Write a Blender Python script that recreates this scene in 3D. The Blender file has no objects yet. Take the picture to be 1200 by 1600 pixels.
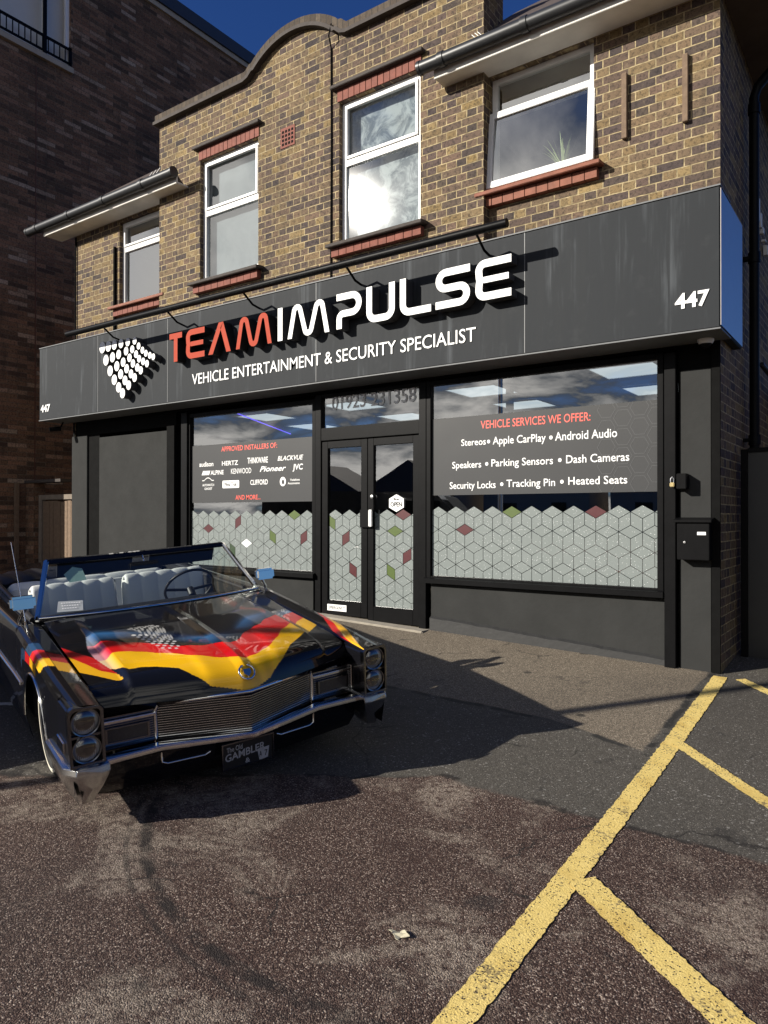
import bpy, bmesh, math, random
import numpy as np
from mathutils import Vector, Matrix
random.seed(7)
R = math.radians
scene = bpy.context.scene
COL = scene.collection
# ------------------------------------------------------------------ camera
cd = bpy.data.cameras.new('camera')
cam = bpy.data.objects.new('camera', cd); COL.objects.link(cam)
cd.sensor_fit = 'VERTICAL'; cd.sensor_height = 36; cd.sensor_width = 27
cd.lens = 1144.75 / 1600 * 36
cd.clip_start = .05; cd.clip_end = 2000
cam.location = (1.197, -6.321, 1.255)
cam.rotation_euler = (R(90.30), R(-.06), R(35.41))
scene.camera = cam
# ------------------------------------------------------------------ sky and sun
SUN = Vector((-.5605, -.7286, .3935)).normalized()
world = bpy.data.worlds.new('World'); scene.world = world; world.use_nodes = True
wn = world.node_tree.nodes; wl = world.node_tree.links
wn.clear()
def wnode(t, **k):
    n = wn.new(t)
    for a, b in k.items(): setattr(n, a, b)
    return n
sky = wnode('ShaderNodeTexSky', sky_type='NISHITA', sun_disc=False)
sky.sun_elevation = math.asin(SUN.z); sky.sun_rotation = math.atan2(SUN.x, SUN.y)
sky.air_density = 1.0; sky.dust_density = .3; sky.ozone_density = 4.0
tc = wnode('ShaderNodeTexCoord'); sp = wnode('ShaderNodeSeparateXYZ'); wl.new(tc.outputs['Generated'], sp.inputs[0])
def wmath(op, a, b=None, clamp=False):
    n = wnode('ShaderNodeMath', operation=op, use_clamp=clamp)
    for i, v in enumerate((a, b)):
        if v is None: continue
        if isinstance(v, (int, float)): n.inputs[i].default_value = v
        else: wl.new(v, n.inputs[i])
    return n.outputs[0]
zz = wmath('ADD', wmath('MAXIMUM', sp.outputs['Z'], 0.0), .22)
cx_ = wmath('DIVIDE', sp.outputs['X'], zz); cy_ = wmath('DIVIDE', sp.outputs['Y'], zz)
cmb = wnode('ShaderNodeCombineXYZ'); wl.new(cx_, cmb.inputs[0]); wl.new(cy_, cmb.inputs[1])
nz = wnode('ShaderNodeTexNoise'); nz.inputs['Scale'].default_value = 2.3; nz.inputs['Detail'].default_value = 9; nz.inputs['Roughness'].default_value = .58
nz.inputs['Distortion'].default_value = .35
wl.new(cmb.outputs[0], nz.inputs['Vector'])
cr = wnode('ShaderNodeValToRGB'); wl.new(nz.outputs['Fac'], cr.inputs[0])
cr.color_ramp.elements[0].position = .29; cr.color_ramp.elements[1].position = .45
ms = wnode('ShaderNodeMapRange', interpolation_type='SMOOTHSTEP'); wl.new(sp.outputs['Y'], ms.inputs[0])
for i, v in ((1, -.30), (2, -.62), (3, 0), (4, 1)): ms.inputs[i].default_value = v
mz = wnode('ShaderNodeMapRange', interpolation_type='SMOOTHSTEP'); wl.new(sp.outputs['Z'], mz.inputs[0])
for i, v in ((1, .74), (2, .52), (3, 0), (4, 1)): mz.inputs[i].default_value = v
cf = wmath('MULTIPLY', wmath('MULTIPLY', cr.outputs[0], ms.outputs[0]), mz.outputs[0])
cc = wnode('ShaderNodeValToRGB'); wl.new(nz.outputs['Fac'], cc.inputs[0])
e = cc.color_ramp.elements
e[0].position = .43; e[0].color = (.12, .14, .17, 1); e[1].position = .60; e[1].color = (1, .97, .92, 1)
cm = wnode('ShaderNodeMix', data_type='RGBA', blend_type='MULTIPLY'); cm.inputs['Factor'].default_value = 1
wl.new(cc.outputs[0], cm.inputs['A']); cm.inputs['B'].default_value = (34, 34, 34, 1)
mx = wnode('ShaderNodeMix', data_type='RGBA'); wl.new(cf, mx.inputs['Factor']); sk = wnode('ShaderNodeMix', data_type='RGBA', blend_type='MULTIPLY'); sk.inputs['Factor'].default_value = 1
wl.new(sky.outputs[0], sk.inputs['A']); sk.inputs['B'].default_value = (.72, 1.22, 2.25, 1)
wl.new(sk.outputs['Result'], mx.inputs['A']); wl.new(cm.outputs['Result'], mx.inputs['B'])
bg = wnode('ShaderNodeBackground'); bg.inputs['Strength'].default_value = .024
wl.new(mx.outputs['Result'], bg.inputs['Color'])
wo = wnode('ShaderNodeOutputWorld'); wl.new(bg.outputs[0], wo.inputs[0])
sl = bpy.data.lights.new('sun', 'SUN'); sl.energy = 5.0; sl.angle = R(.5); sl.color = (1, .94, .84)
so = bpy.data.objects.new('sun', sl); COL.objects.link(so); so.rotation_euler = SUN.to_track_quat('Z', 'Y').to_euler(); so.location = SUN * 50
scene.view_settings.view_transform = 'Standard'; scene.view_settings.look = 'None'
scene.view_settings.exposure = 0.62; scene.view_settings.gamma = 1
scene.cycles.max_bounces = 10; scene.cycles.transparent_max_bounces = 16; scene.cycles.caustics_reflective = False

# ------------------------------------------------------------------ material helpers
class NT:
    def __init__(s, name):
        s.m = bpy.data.materials.new(name); s.m.use_nodes = True; s.t = s.m.node_tree; s.t.nodes.clear()
        s.out = s.n('ShaderNodeOutputMaterial')
        s._pos = None
    def n(s, t, **k):
        n = s.t.nodes.new(t)
        for a, b in k.items(): setattr(n, a, b)
        return n
    def set(s, sock, v):
        if isinstance(v, bpy.types.NodeSocket): s.t.links.new(v, sock)
        elif isinstance(v, (tuple, list)) and len(v) == 3 and sock.type == 'RGBA': sock.default_value = (*v, 1)
        else: sock.default_value = v
    def pos(s):
        if s._pos is None: s._pos = s.n('ShaderNodeTexCoord').outputs['Object']
        return s._pos
    def math(s, op, a, b=0.0, c=0.0, clamp=False):
        n = s.n('ShaderNodeMath', operation=op, use_clamp=clamp)
        for i, v in enumerate((a, b, c)): s.set(n.inputs[i], v)
        return n.outputs[0]
    def xyz(s, v=None):
        n = s.n('ShaderNodeSeparateXYZ'); s.set(n.inputs[0], v or s.pos()); return n.outputs
    def comb(s, x, y, z=0.0):
        n = s.n('ShaderNodeCombineXYZ')
        for i, v in enumerate((x, y, z)): s.set(n.inputs[i], v)
        return n.outputs[0]
    def noise(s, scale, detail=4, rough=.55, vec=None, dist=0):
        n = s.n('ShaderNodeTexNoise'); s.set(n.inputs['Vector'], vec or s.pos())
        n.inputs['Scale'].default_value = scale; n.inputs['Detail'].default_value = detail; n.inputs['Roughness'].default_value = rough; n.inputs['Distortion'].default_value = dist
        return n.outputs['Fac']
    def voro(s, scale, vec=None, feature='F1', out='Distance'):
        n = s.n('ShaderNodeTexVoronoi', feature=feature); s.set(n.inputs['Vector'], vec or s.pos()); n.inputs['Scale'].default_value = scale
        return n.outputs[out]
    def ramp(s, v, stops, interp='LINEAR'):
        n = s.n('ShaderNodeValToRGB'); s.set(n.inputs[0], v); cr = n.color_ramp; cr.interpolation = interp
        while len(cr.elements) < len(stops): cr.elements.new(.5)
        for e, (p, c) in zip(cr.elements, stops):
            e.position = p; e.color = (*c, 1) if isinstance(c, (tuple, list)) else (c, c, c, 1)
        return n.outputs[0]
    def mix(s, f, a, b, mode='MIX'):
        n = s.n('ShaderNodeMix', data_type='RGBA', blend_type=mode); s.set(n.inputs['Factor'], f); s.set(n.inputs['A'], a); s.set(n.inputs['B'], b)
        return n.outputs['Result']
    def step(s, v, a, b):
        n = s.n('ShaderNodeMapRange', interpolation_type='SMOOTHSTEP'); s.set(n.inputs[0], v)
        for i, q in ((1, a), (2, b), (3, 0.0), (4, 1.0)): s.set(n.inputs[i], q)
        return n.outputs[0]
    def bump(s, h, strength=.4, dist=.01):
        n = s.n('ShaderNodeBump'); s.set(n.inputs['Height'], h); n.inputs['Strength'].default_value = strength; n.inputs['Distance'].default_value = dist
        return n.outputs[0]
    def pbr(s, col, rough=.6, metal=0.0, normal=None, spec=.5, coat=0.0, emit=None, estr=1.0):
        p = s.n('ShaderNodeBsdfPrincipled')
        s.set(p.inputs['Base Color'], col); s.set(p.inputs['Roughness'], rough); s.set(p.inputs['Metallic'], metal)
        s.set(p.inputs['Specular IOR Level'], spec); s.set(p.inputs['Coat Weight'], coat); p.inputs['Coat Roughness'].default_value = .03
        if normal is not None: s.set(p.inputs['Normal'], normal)
        if emit is not None: s.set(p.inputs['Emission Color'], emit); p.inputs['Emission Strength'].default_value = estr
        s.t.links.new(p.outputs[0], s.out.inputs[0]); return p
MATS = {}
def mat(name, col, rough=.5, metal=0.0, var=.15, vs=8.0, bump=0.0, bs=60.0, spec=.5, coat=0.0):
    """plain surface with gentle wear in colour and gloss"""
    if name in MATS: return MATS[name]
    t = NT(name); nv = t.noise(vs, 5)
    c = t.mix(nv, tuple(max(0, x * (1 - var)) for x in col), tuple(min(1, x * (1 + var)) for x in col))
    rg = t.math('MULTIPLY_ADD', t.noise(vs * 3, 3), .2 * rough, rough * .9)
    nb = t.bump(t.noise(bs, 4), bump, .004) if bump else None
    t.pbr(c, rg, metal, nb, spec, coat); MATS[name] = t.m; return t.m

def brick_mat(name, ramp, mortar, row=.075, width=.225, squash=.5, dirt=.25, bump=.7):
    t = NT(name); x, y, z = t.xyz()
    nrm = t.xyz(t.n('ShaderNodeTexCoord').outputs['Normal'])
    side = t.math('GREATER_THAN', t.math('ABSOLUTE', nrm[0]), .6)
    u = t.math('ADD', t.math('MULTIPLY', x, t.math('SUBTRACT', 1.0, side)), t.math('MULTIPLY', y, side))
    wob = t.math('MULTIPLY', t.math('SUBTRACT', t.noise(9, 2), .5), .007)
    v = t.comb(t.math('ADD', u, t.math('ADD', wob, 50.0)), t.math('ADD', t.math('ADD', z, wob), 30.0))
    b = t.n('ShaderNodeTexBrick', offset=.5, offset_frequency=2, squash=squash, squash_frequency=2)
    t.set(b.inputs['Vector'], v); b.inputs['Scale'].default_value = 1; b.inputs['Mortar Size'].default_value = .0055; b.inputs['Mortar Smooth'].default_value = .25
    b.inputs['Brick Width'].default_value = width; b.inputs['Row Height'].default_value = row; b.inputs['Bias'].default_value = 0
    b2 = t.n('ShaderNodeTexBrick', offset=.5, offset_frequency=2, squash=squash, squash_frequency=2)
    t.set(b.inputs['Color1'], (0, 0, 0)); t.set(b.inputs['Color2'], (1, 1, 1)); t.set(b.inputs['Mortar'], (.5, .5, .5))
    t.t.nodes.remove(b2)
    # a per-brick random from the cell the point lies in
    rowi = t.math('FLOOR', t.math('DIVIDE', t.math('ADD', z, t.math('ADD', wob, 30.0)), row)); odd = t.math('MODULO', rowi, 2.0)
    rw = t.math('MULTIPLY_ADD', odd, 0.0, width)
    sq = t.math('COMPARE', odd, 0.0, .1); rw = t.math('MULTIPLY', width, t.math('MULTIPLY_ADD', sq, squash - 1.0, 1.0))
    shift = t.math('MULTIPLY', t.math('MULTIPLY', rw, .5), sq)
    ci = t.math('FLOOR', t.math('DIVIDE', t.math('ADD', t.math('ADD', u, t.math('ADD', wob, 50.0)), shift), rw))
    wnz = t.n('ShaderNodeTexWhiteNoise', noise_dimensions='2D'); t.set(wnz.inputs['Vector'], t.comb(ci, rowi))
    base = t.ramp(wnz.outputs['Value'], ramp)
    hsh = t.xyz(wnz.outputs['Color'])
    base = t.mix(t.math('MULTIPLY', hsh[1], .35), base, t.mix(t.noise(11, 3), (.03, .026, .026), (.26, .19, .10)))
    blot = t.noise(34, 6, .72); base = t.mix(t.step(blot, .46, .64), base, t.mix(.62, base, (.012, .011, .012)))
    light = t.noise(14, 4); base = t.mix(t.step(light, .60, .8), base, t.mix(.35, base, (.42, .34, .2)))
    spk = t.noise(130, 2); base = t.mix(t.step(spk, .62, .7), base, (.015, .013, .012))
    mo = t.mix(t.step(t.noise(16, 5, .65), .35, .65), tuple(c * .45 for c in mortar), mortar)
    c = t.mix(b.outputs['Fac'], base, mo)
    drip = t.noise(1.0, 5, .6, vec=t.comb(t.math('MULTIPLY', u, 5.0), 1.0, t.math('MULTIPLY', z, .9)))
    c = t.mix(t.math('MULTIPLY', t.step(drip, .52, .78), dirt * 1.6), c, (.028, .025, .022))
    big = t.noise(.9, 5); c = t.mix(t.math('MULTIPLY', t.step(big, .45, .75), dirt), c, (.03, .027, .024))
    h = t.math('ADD', t.math('SUBTRACT', 1.0, b.outputs['Fac']), t.math('MULTIPLY', t.noise(70, 4), .5))
    t.pbr(c, .88, 0, t.bump(h, bump, .008), .25); MATS[name] = t.m; return t.m

def glass_mat(name, ior=1.9, tint=(.80, .85, .85), wav=.0, rough=.0):
    t = NT(name)
    f0 = ((ior - 1) / (ior + 1)) ** 2; lw = t.n('ShaderNodeLayerWeight'); lw.inputs['Blend'].default_value = .5
    fr = t.math('MULTIPLY_ADD', t.math('POWER', lw.outputs['Facing'], 5.0), 1 - f0, f0)
    tr = t.n('ShaderNodeBsdfTransparent'); t.set(tr.inputs[0], tint)
    gl = t.n('ShaderNodeBsdfGlossy'); gl.inputs['Roughness'].default_value = rough; t.set(gl.inputs[0], (1, 1, 1))
    if wav: t.set(gl.inputs['Normal'], t.bump(t.noise(1.6, 1), wav, .02))
    m = t.n('ShaderNodeMixShader'); t.set(m.inputs[0], fr); t.t.links.new(tr.outputs[0], m.inputs[1]); t.t.links.new(gl.outputs[0], m.inputs[2])
    t.t.links.new(m.outputs[0], t.out.inputs[0]); MATS[name] = t.m; return t.m
def emit_mat(name, col, s):
    t = NT(name); e = t.n('ShaderNodeEmission'); t.set(e.inputs[0], col); e.inputs[1].default_value = s; t.t.links.new(e.outputs[0], t.out.inputs[0]); return t.m

# ------------------------------------------------------------------ mesh helpers
class MB:
    def __init__(s, flip=False): s.v = []; s.f = []; s.mi = []; s.flip = flip; s.cols = None
    def add(s, vs, fs, mi=0):
        o = len(s.v)
        s.v += [(x, -y, z) if s.flip else (x, y, z) for x, y, z in vs]
        s.f += [tuple(o + i for i in f) for f in fs]; s.mi += [mi] * len(fs); return s
    def box(s, x0, x1, y0, y1, z0, z1, mi=0):
        v = [(x, y, z) for z in (z0, z1) for x, y in ((x0, y0), (x1, y0), (x1, y1), (x0, y1))]
        return s.add(v, [(0, 3, 2, 1), (4, 5, 6, 7), (0, 1, 5, 4), (1, 2, 6, 5), (2, 3, 7, 6), (3, 0, 4, 7)], mi)
    def prism(s, poly, fn, a, b, mi=0, caps=True, mi_side=None):
        """polygon of (u,v); fn(u,v,w) -> xyz; extruded w from a to b"""
        n = len(poly); v = [fn(u, w, a) for u, w in poly] + [fn(u, w, b) for u, w in poly]
        if caps: s.add(v, [tuple(range(n)), tuple(range(2 * n - 1, n - 1, -1))], mi); s.add(v, [(i, (i + 1) % n, n + (i + 1) % n, n + i) for i in range(n)], mi if mi_side is None else mi_side)
        else: s.add(v, [(i, (i + 1) % n, n + (i + 1) % n, n + i) for i in range(n)], mi)
        return s
    def tube(s, pts, r, n=10, mi=0, caps=True):
        pts = [Vector(p) for p in pts]; rs = r if isinstance(r, (list, tuple)) else [r] * len(pts)
        vs = []; up = None
        for i, p in enumerate(pts):
            d = (pts[min(i + 1, len(pts) - 1)] - pts[max(i - 1, 0)]).normalized()
            if up is None: up = Vector((0, 0, 1)) if abs(d.z) < .9 else Vector((1, 0, 0))
            a = d.cross(up).normalized(); up = a.cross(d).normalized()
            for k in range(n):
                t = 2 * math.pi * k / n; vs.append(tuple(p + (a * math.cos(t) + up * math.sin(t)) * rs[i]))
        fs = [(i * n + k, i * n + (k + 1) % n, (i + 1) * n + (k + 1) % n, (i + 1) * n + k) for i in range(len(pts) - 1) for k in range(n)]
        if caps: fs += [tuple(range(n))[::-1], tuple(range((len(pts) - 1) * n, len(pts) * n))]
        return s.add(vs, fs, mi)
    def lathe(s, c, axis, prof, n=24, mi=0):
        """prof: (r, h) along axis"""
        c = Vector(c); ax = Vector(axis).normalized(); a = ax.orthogonal().normalized(); b = ax.cross(a)
        vs = []
        for r, h in prof:
            for k in range(n):
                t = 2 * math.pi * k / n; vs.append(tuple(c + ax * h + (a * math.cos(t) + b * math.sin(t)) * max(r, 1e-4)))
        fs = [(i * n + k, i * n + (k + 1) % n, (i + 1) * n + (k + 1) % n, (i + 1) * n + k) for i in range(len(prof) - 1) for k in range(n)]
        return s.add(vs, fs, mi)
    def grid(s, fn, us, vs_, mi=0):
        nu, nv = len(us), len(vs_); v = [fn(a, b) for b in vs_ for a in us]
        return s.add(v, [(j * nu + i, j * nu + i + 1, (j + 1) * nu + i + 1, (j + 1) * nu + i) for j in range(nv - 1) for i in range(nu - 1)], mi)
    def build(s, name, mats, parent=None, local=False, smooth=None, bevel=0, solid=0):
        me = bpy.data.meshes.new(name); bm = bmesh.new()
        vv = [bm.verts.new(p) for p in s.v]
        for f, m in zip(s.f, s.mi):
            try: fc = bm.faces.new([vv[i] for i in f]); fc.material_index = m
            except ValueError: pass
        bmesh.ops.recalc_face_normals(bm, faces=bm.faces)
        if solid:
            bm.normal_update(); bmesh.ops.solidify(bm, geom=list(bm.faces), thickness=solid)
        if bevel:
            bmesh.ops.bevel(bm, geom=[e for e in bm.edges if len(e.link_faces) == 2 and e.calc_face_angle(0) > .6], offset=bevel, segments=2, affect='EDGES', clamp_overlap=True)
        bm.to_mesh(me); bm.free()
        for m in (mats if isinstance(mats, (list, tuple)) else [mats]): me.materials.append(m)
        if smooth or bevel:
            for p in me.polygons: p.use_smooth = True
            me.set_sharp_from_angle(angle=R(smooth or 35))
        o = bpy.data.objects.new(name, me); COL.objects.link(o)
        if parent is not None:
            o.parent = parent
            if not local and parent.type == 'EMPTY': o.matrix_parent_inverse = parent.matrix_basis.inverted()
        return o
def tag(o, label=None, cat=None, group=None, kind=None):
    for k, v in (('label', label), ('category', cat), ('group', group), ('kind', kind)):
        if v: o[k] = v
    return o
def thing(name, label, cat, loc=(0, 0, 0), rot=(0, 0, 0), group=None):
    o = bpy.data.objects.new(name, None); COL.objects.link(o); o.location = loc; o.rotation_euler = rot; o.empty_display_size = .2
    return tag(o, label, cat, group)
def copy_tree(o, parent=None):
    c = o.copy(); COL.objects.link(c)
    if parent: c.parent = parent
    for ch in list(o.children): copy_tree(ch, c)
    return c
def P_XZ(u, w, d): return (u, d, w)          # facade polygons: u = X, w = Z, depth = Y
def P_YZ(u, w, d): return (d, u, w)
def clip_rect(poly, x0, x1, z0, z1):
    for ax, lim, sg in ((0, x0, 1), (0, x1, -1), (1, z0, 1), (1, z1, -1)):
        out = []
        for i in range(len(poly)):
            a, b = poly[i - 1], poly[i]; da, db = sg * (a[ax] - lim), sg * (b[ax] - lim)
            if (da >= 0) != (db >= 0):
                t = da / (da - db); out.append((a[0] + (b[0] - a[0]) * t, a[1] + (b[1] - a[1]) * t))
            if db >= 0: out.append(b)
        poly = out
        if not poly: return []
    return poly
_tc = {}
def text_geo(body, shear=0, off=0.0, res=3):
    k = (body, shear, off)
    if k in _tc: return _tc[k]
    c = bpy.data.curves.new('tmp', 'FONT'); c.body = body; c.resolution_u = res; c.shear = shear; c.offset = off; c.extrude = .01
    o = bpy.data.objects.new('tmp', c); COL.objects.link(o)
    me = bpy.data.meshes.new_from_object(o.evaluated_get(bpy.context.evaluated_depsgraph_get()))
    v = np.array([p.co[:] for p in me.vertices]); f = [tuple(p.vertices) for p in me.polygons]
    bpy.data.objects.remove(o); bpy.data.curves.remove(c); bpy.data.meshes.remove(me)
    _tc[k] = (v, f); return v, f
def add_text(mb, body, x0, x1, z0, h, fn, th=.002, shear=0, off=0.0, mi=0, width=None):
    """text stretched to fill x0..x1 and the height h (of its tallest letter); fn(u,w,d)"""
    v, f = text_geo(body, shear, off)
    mn, mx_ = v.min(0), v.max(0)
    sx = (x1 - x0) / (mx_[0] - mn[0]); sz = h / (mx_[1] - max(mn[1], -.02))
    base = max(mn[1], -.02)
    mb.add([fn(x0 + (p[0] - mn[0]) * sx, z0 + (p[1] - base) * sz, (p[2] / .01 + 1) * .5 * th) for p in v], f, mi)
    return mb

# ------------------------------------------------------------------ ground
GC = (-3.02953e-03, -3.898323e-02, 8.668925e-02, -6.040371e-03, 5.480634e-03, -6.01078e-05)
def g(X, Y):
    X = min(max(X, -10), 4); Y = min(max(Y, -7), 1.0)
    return GC[0] + GC[1] * X + GC[2] * Y + GC[3] * X * Y + GC[4] * Y * Y + GC[5] * X * X

def asphalt():
    t = NT('forecourt_asphalt'); x, y, z = t.xyz()
    p2 = t.comb(x, y)
    edge = t.math('MULTIPLY', t.math('SUBTRACT', t.noise(3.5, 5), .5), .22)
    # coarse reddish lay towards the road
    bl = t.math('MULTIPLY_ADD', t.math('MINIMUM', t.math('ADD', x, .90), 0.0), .63, -2.828)
    dr = t.math('ADD', t.math('SUBTRACT', bl, y), edge)
    red = t.step(dr, -.02, .03)
    # pale patch by the shop front
    pb = t.math('SUBTRACT', t.math('SUBTRACT', y, -1.645), t.math('MULTIPLY', t.math('MAXIMUM', t.math('ADD', x, .8), 0.0), -.30))
    px_ = t.math('MULTIPLY', t.math('ADD', x, .085), -1.0)
    dp = t.math('ADD', t.math('MINIMUM', pb, px_), t.math('MULTIPLY', edge, .35))
    patch = t.step(dp, -.01, .015)
    crack = t.math('MULTIPLY', t.math('SUBTRACT', 1.0, t.step(t.math('ABSOLUTE', t.math('ADD', dp, .02)), .012, .04)), t.step(t.noise(6, 3), .40, .55))
    # aggregate
    vc = t.n('ShaderNodeTexVoronoi'); t.set(vc.inputs['Vector'], p2); vc.inputs['Scale'].default_value = 190
    rnd = t.xyz(vc.outputs['Color'])
    vc2 = t.n('ShaderNodeTexVoronoi'); t.set(vc2.inputs['Vector'], p2); vc2.inputs['Scale'].default_value = 48
    rnd2 = t.xyz(vc2.outputs['Color'])
    cr_ = t.ramp(rnd[0], [(0, (.016, .008, .006)), (.35, (.044, .023, .017)), (.65, (.088, .052, .040)), (.88, (.165, .118, .092)), (1, (.42, .34, .28))])
    cg = t.ramp(rnd[1], [(0, (.042, .038, .032)), (.6, (.078, .070, .058)), (.9, (.110, .100, .083)), (.97, (.16, .15, .135)), (1, (.36, .33, .29))])
    cp = t.ramp(rnd[2], [(0, (.07, .058, .044)), (.5, (.145, .118, .088)), (.85, (.23, .19, .14)), (1, (.42, .36, .27))])
    chip = t.math('MULTIPLY', t.math('GREATER_THAN', rnd2[0], .955), t.math('LESS_THAN', vc2.outputs['Distance'], .38))
    cg = t.mix(chip, cg, (.22, .21, .19))
    # dusty pale patches on the red lay
    du = t.step(t.noise(1.25, 6, .68, dist=.8), .50, .60); du = t.math('MULTIPLY', du, t.step(t.noise(26, 3), .30, .58))
    cr_ = t.mix(t.math('MULTIPLY', du, .68), cr_, t.ramp(rnd[1], [(0, (.08, .062, .046)), (.5, (.25, .20, .155)), (1, (.50, .42, .34))]))
    dk = t.step(t.noise(2.3, 4), .55, .75); cr_ = t.mix(t.math('MULTIPLY', dk, .5), cr_, (.042, .020, .017))
    seam = t.math('MULTIPLY', t.math('SUBTRACT', 1.0, t.step(t.math('ABSOLUTE', dr), .008, .03)), t.step(t.noise(5, 3), .42, .55))
    c = t.mix(red, cg, cr_); c = t.mix(t.math('MULTIPLY', seam, .8), c, (.012, .010, .009)); c = t.mix(patch, c, cp)
    stain = t.step(t.noise(3.2, 4, .6), .63, .72); c = t.mix(t.math('MULTIPLY', stain, .55), c, (.022, .02, .019))
    c = t.mix(t.math('MULTIPLY', crack, .85), c, (.012, .012, .012))
    big = t.noise(.7, 4); c = t.mix(t.math('MULTIPLY', t.step(big, .4, .7), .28), c, (.03, .026, .024))
    ve = t.voro(.75, vec=t.comb(t.math('ADD', x, t.math('MULTIPLY', t.noise(2.2, 5), .5)), t.math('ADD', y, t.math('MULTIPLY', t.noise(2.7, 5), .5))), feature='DISTANCE_TO_EDGE')
    fine = t.math('MULTIPLY', t.math('SUBTRACT', 1.0, t.step(ve, .002, .008)), t.step(t.noise(1.6, 3), .50, .60))
    c = t.mix(t.math('MULTIPLY', fine, .75), c, (.012, .010, .009))
    oil = t.math('MULTIPLY', t.step(t.voro(1.7, vec=t.comb(t.math('ADD', x, t.math('MULTIPLY', t.noise(4, 3), .12)), t.math('ADD', y, t.math('MULTIPLY', t.noise(5, 3), .12)))), .075, .05), t.step(y, -3.2, -2.8))
    c = t.mix(t.math('MULTIPLY', oil, .75), c, (.014, .013, .012))
    # curved tyre scrub marks
    for (ax, ay, rr, w, s_) in ((-.529, -2.726, 1.855, .032, .5), (-.529, -2.726, 1.94, .014, .35)):
        d = t.math('SQRT', t.math('ADD', t.math('POWER', t.math('SUBTRACT', x, ax), 2.0), t.math('POWER', t.math('SUBTRACT', y, ay), 2.0)))
        d = t.math('ABSOLUTE', t.math('SUBTRACT', d, rr))
        k = t.math('MULTIPLY', t.math('SUBTRACT', 1.0, t.step(d, w * .4, w * 1.3)), t.step(t.noise(8, 3), .3, .6))
        k = t.math('MULTIPLY', k, t.step(t.math('MULTIPLY', y, -1.0), 3.6, 4.0))
        c = t.mix(t.math('MULTIPLY', k, s_ * 1.7), c, (.014, .011, .010))
    h = t.math('MULTIPLY_ADD', vc.outputs['Distance'], -1.0, t.math('MULTIPLY', rnd[0], .7))
    h = t.math('ADD', h, t.math('MULTIPLY', t.noise(30, 3), .6))
    st = t.math('MULTIPLY_ADD', red, .32, .28)
    n = t.n('ShaderNodeBump'); t.set(n.inputs['Height'], h); t.set(n.inputs['Strength'], st); n.inputs['Distance'].default_value = .008
    t.pbr(c, .82, 0, n.outputs[0], .35); return t.m
M_ASPH = asphalt()
def axis(a, b, fine, lo, hi, k=1.35):
    o = list(np.arange(a, b + 1e-6, fine)); s = fine
    while o[-1] < hi: s *= k; o.append(o[-1] + s)
    s = fine; 
    while o[0] > lo: s *= k; o.insert(0, o[0] - s)
    return o
gm = MB(); gm.grid(lambda x, y: (x, y, g(x, y)), axis(-10.5, 4.5, .15, -400, 400), axis(-7.5, 1.2, .15, -400, 400))
tag(gm.build('ground', M_ASPH, smooth=180), kind='structure')

wm = []
def paint_yellow():
    t = NT('worn_yellow_road_paint'); p = t.pos()
    vp = t.n('ShaderNodeTexVoronoi'); t.set(vp.inputs['Vector'], p); vp.inputs['Scale'].default_value = 150
    r_ = t.xyz(vp.outputs['Color'])
    pit = t.math('MULTIPLY', t.math('GREATER_THAN', t.math('ADD', r_[0], t.math('MULTIPLY', t.noise(9, 4), .55)), 1.17), t.math('LESS_THAN', vp.outputs['Distance'], .55))
    wear = t.step(t.math('ADD', t.math('MULTIPLY', t.noise(60, 4, .65), .6), t.math('MULTIPLY', t.noise(6, 5), .6)), .66, .74)
    c = t.mix(t.noise(30, 4), (.66, .48, .13), (.88, .69, .26))
    c = t.mix(t.math('MULTIPLY', r_[1], .25), c, (.45, .31, .08))
    c = t.mix(t.math('MULTIPLY', t.step(t.noise(4, 4), .52, .72), .55), c, (.48, .30, .06))
    c = t.mix(t.math('MULTIPLY', wear, .75), c, (.10, .08, .06)); c = t.mix(pit, c, (.035, .028, .024))
    t.pbr(c, .75, 0, t.bump(t.noise(140, 3), .6, .006), .3); return t.m
M_YEL = paint_yellow()
def strip(mb, a, b, w0, w1, off=.004, n=None):
    a, b = Vector(a), Vector(b); L = (b - a).length; n = n or max(4, int(L / .018)); d = (b - a).normalized(); nn = Vector((-d.y, d.x))
    rows = []
    for i in range(n + 1):
        p = a + (b - a) * (i / n); w = w0 + (w1 - w0) * i / n
        for k in range(5):
            q = p + nn * w * (k / 4 - .5) + (nn * random.uniform(-.0045, .0045) if k in (0, 4) else Vector((0, 0)))
            rows.append((q.x, q.y, g(q.x, q.y) + off))
    mb.add(rows, [(i * 5 + k, i * 5 + k + 1, i * 5 + k + 6, i * 5 + k + 5) for i in range(n) for k in range(4)])
ym = MB()
strip(ym, (.012, -.08), (.106, -5.8), .104, .112)
strip(ym, (.115, -3.405), (1.05, -4.135), .128, .118, off=.007)
strip(ym, (.060, -1.635), (1.6, -3.195), .085, .085, off=.007)
strip(ym, (.152, -.068), (1.7, -1.60), .085, .085)
strip(ym, (.62, -.0), (1.9, -1.25), .085, .085)
tag(ym.build('yellow_hatch_marking', M_YEL), kind='structure')
wl_ = MB(); strip(wl_, (-4.42, -3.54), (-3.90, -3.26), .06, .06); strip(wl_, (-7.5, -5.1), (-4.46, -3.56), .06, .06)
tag(wl_.build('white_bay_marking', mat('worn_white_road_paint', (.45, .44, .42), .8, var=.4, vs=30)), kind='structure')

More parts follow.
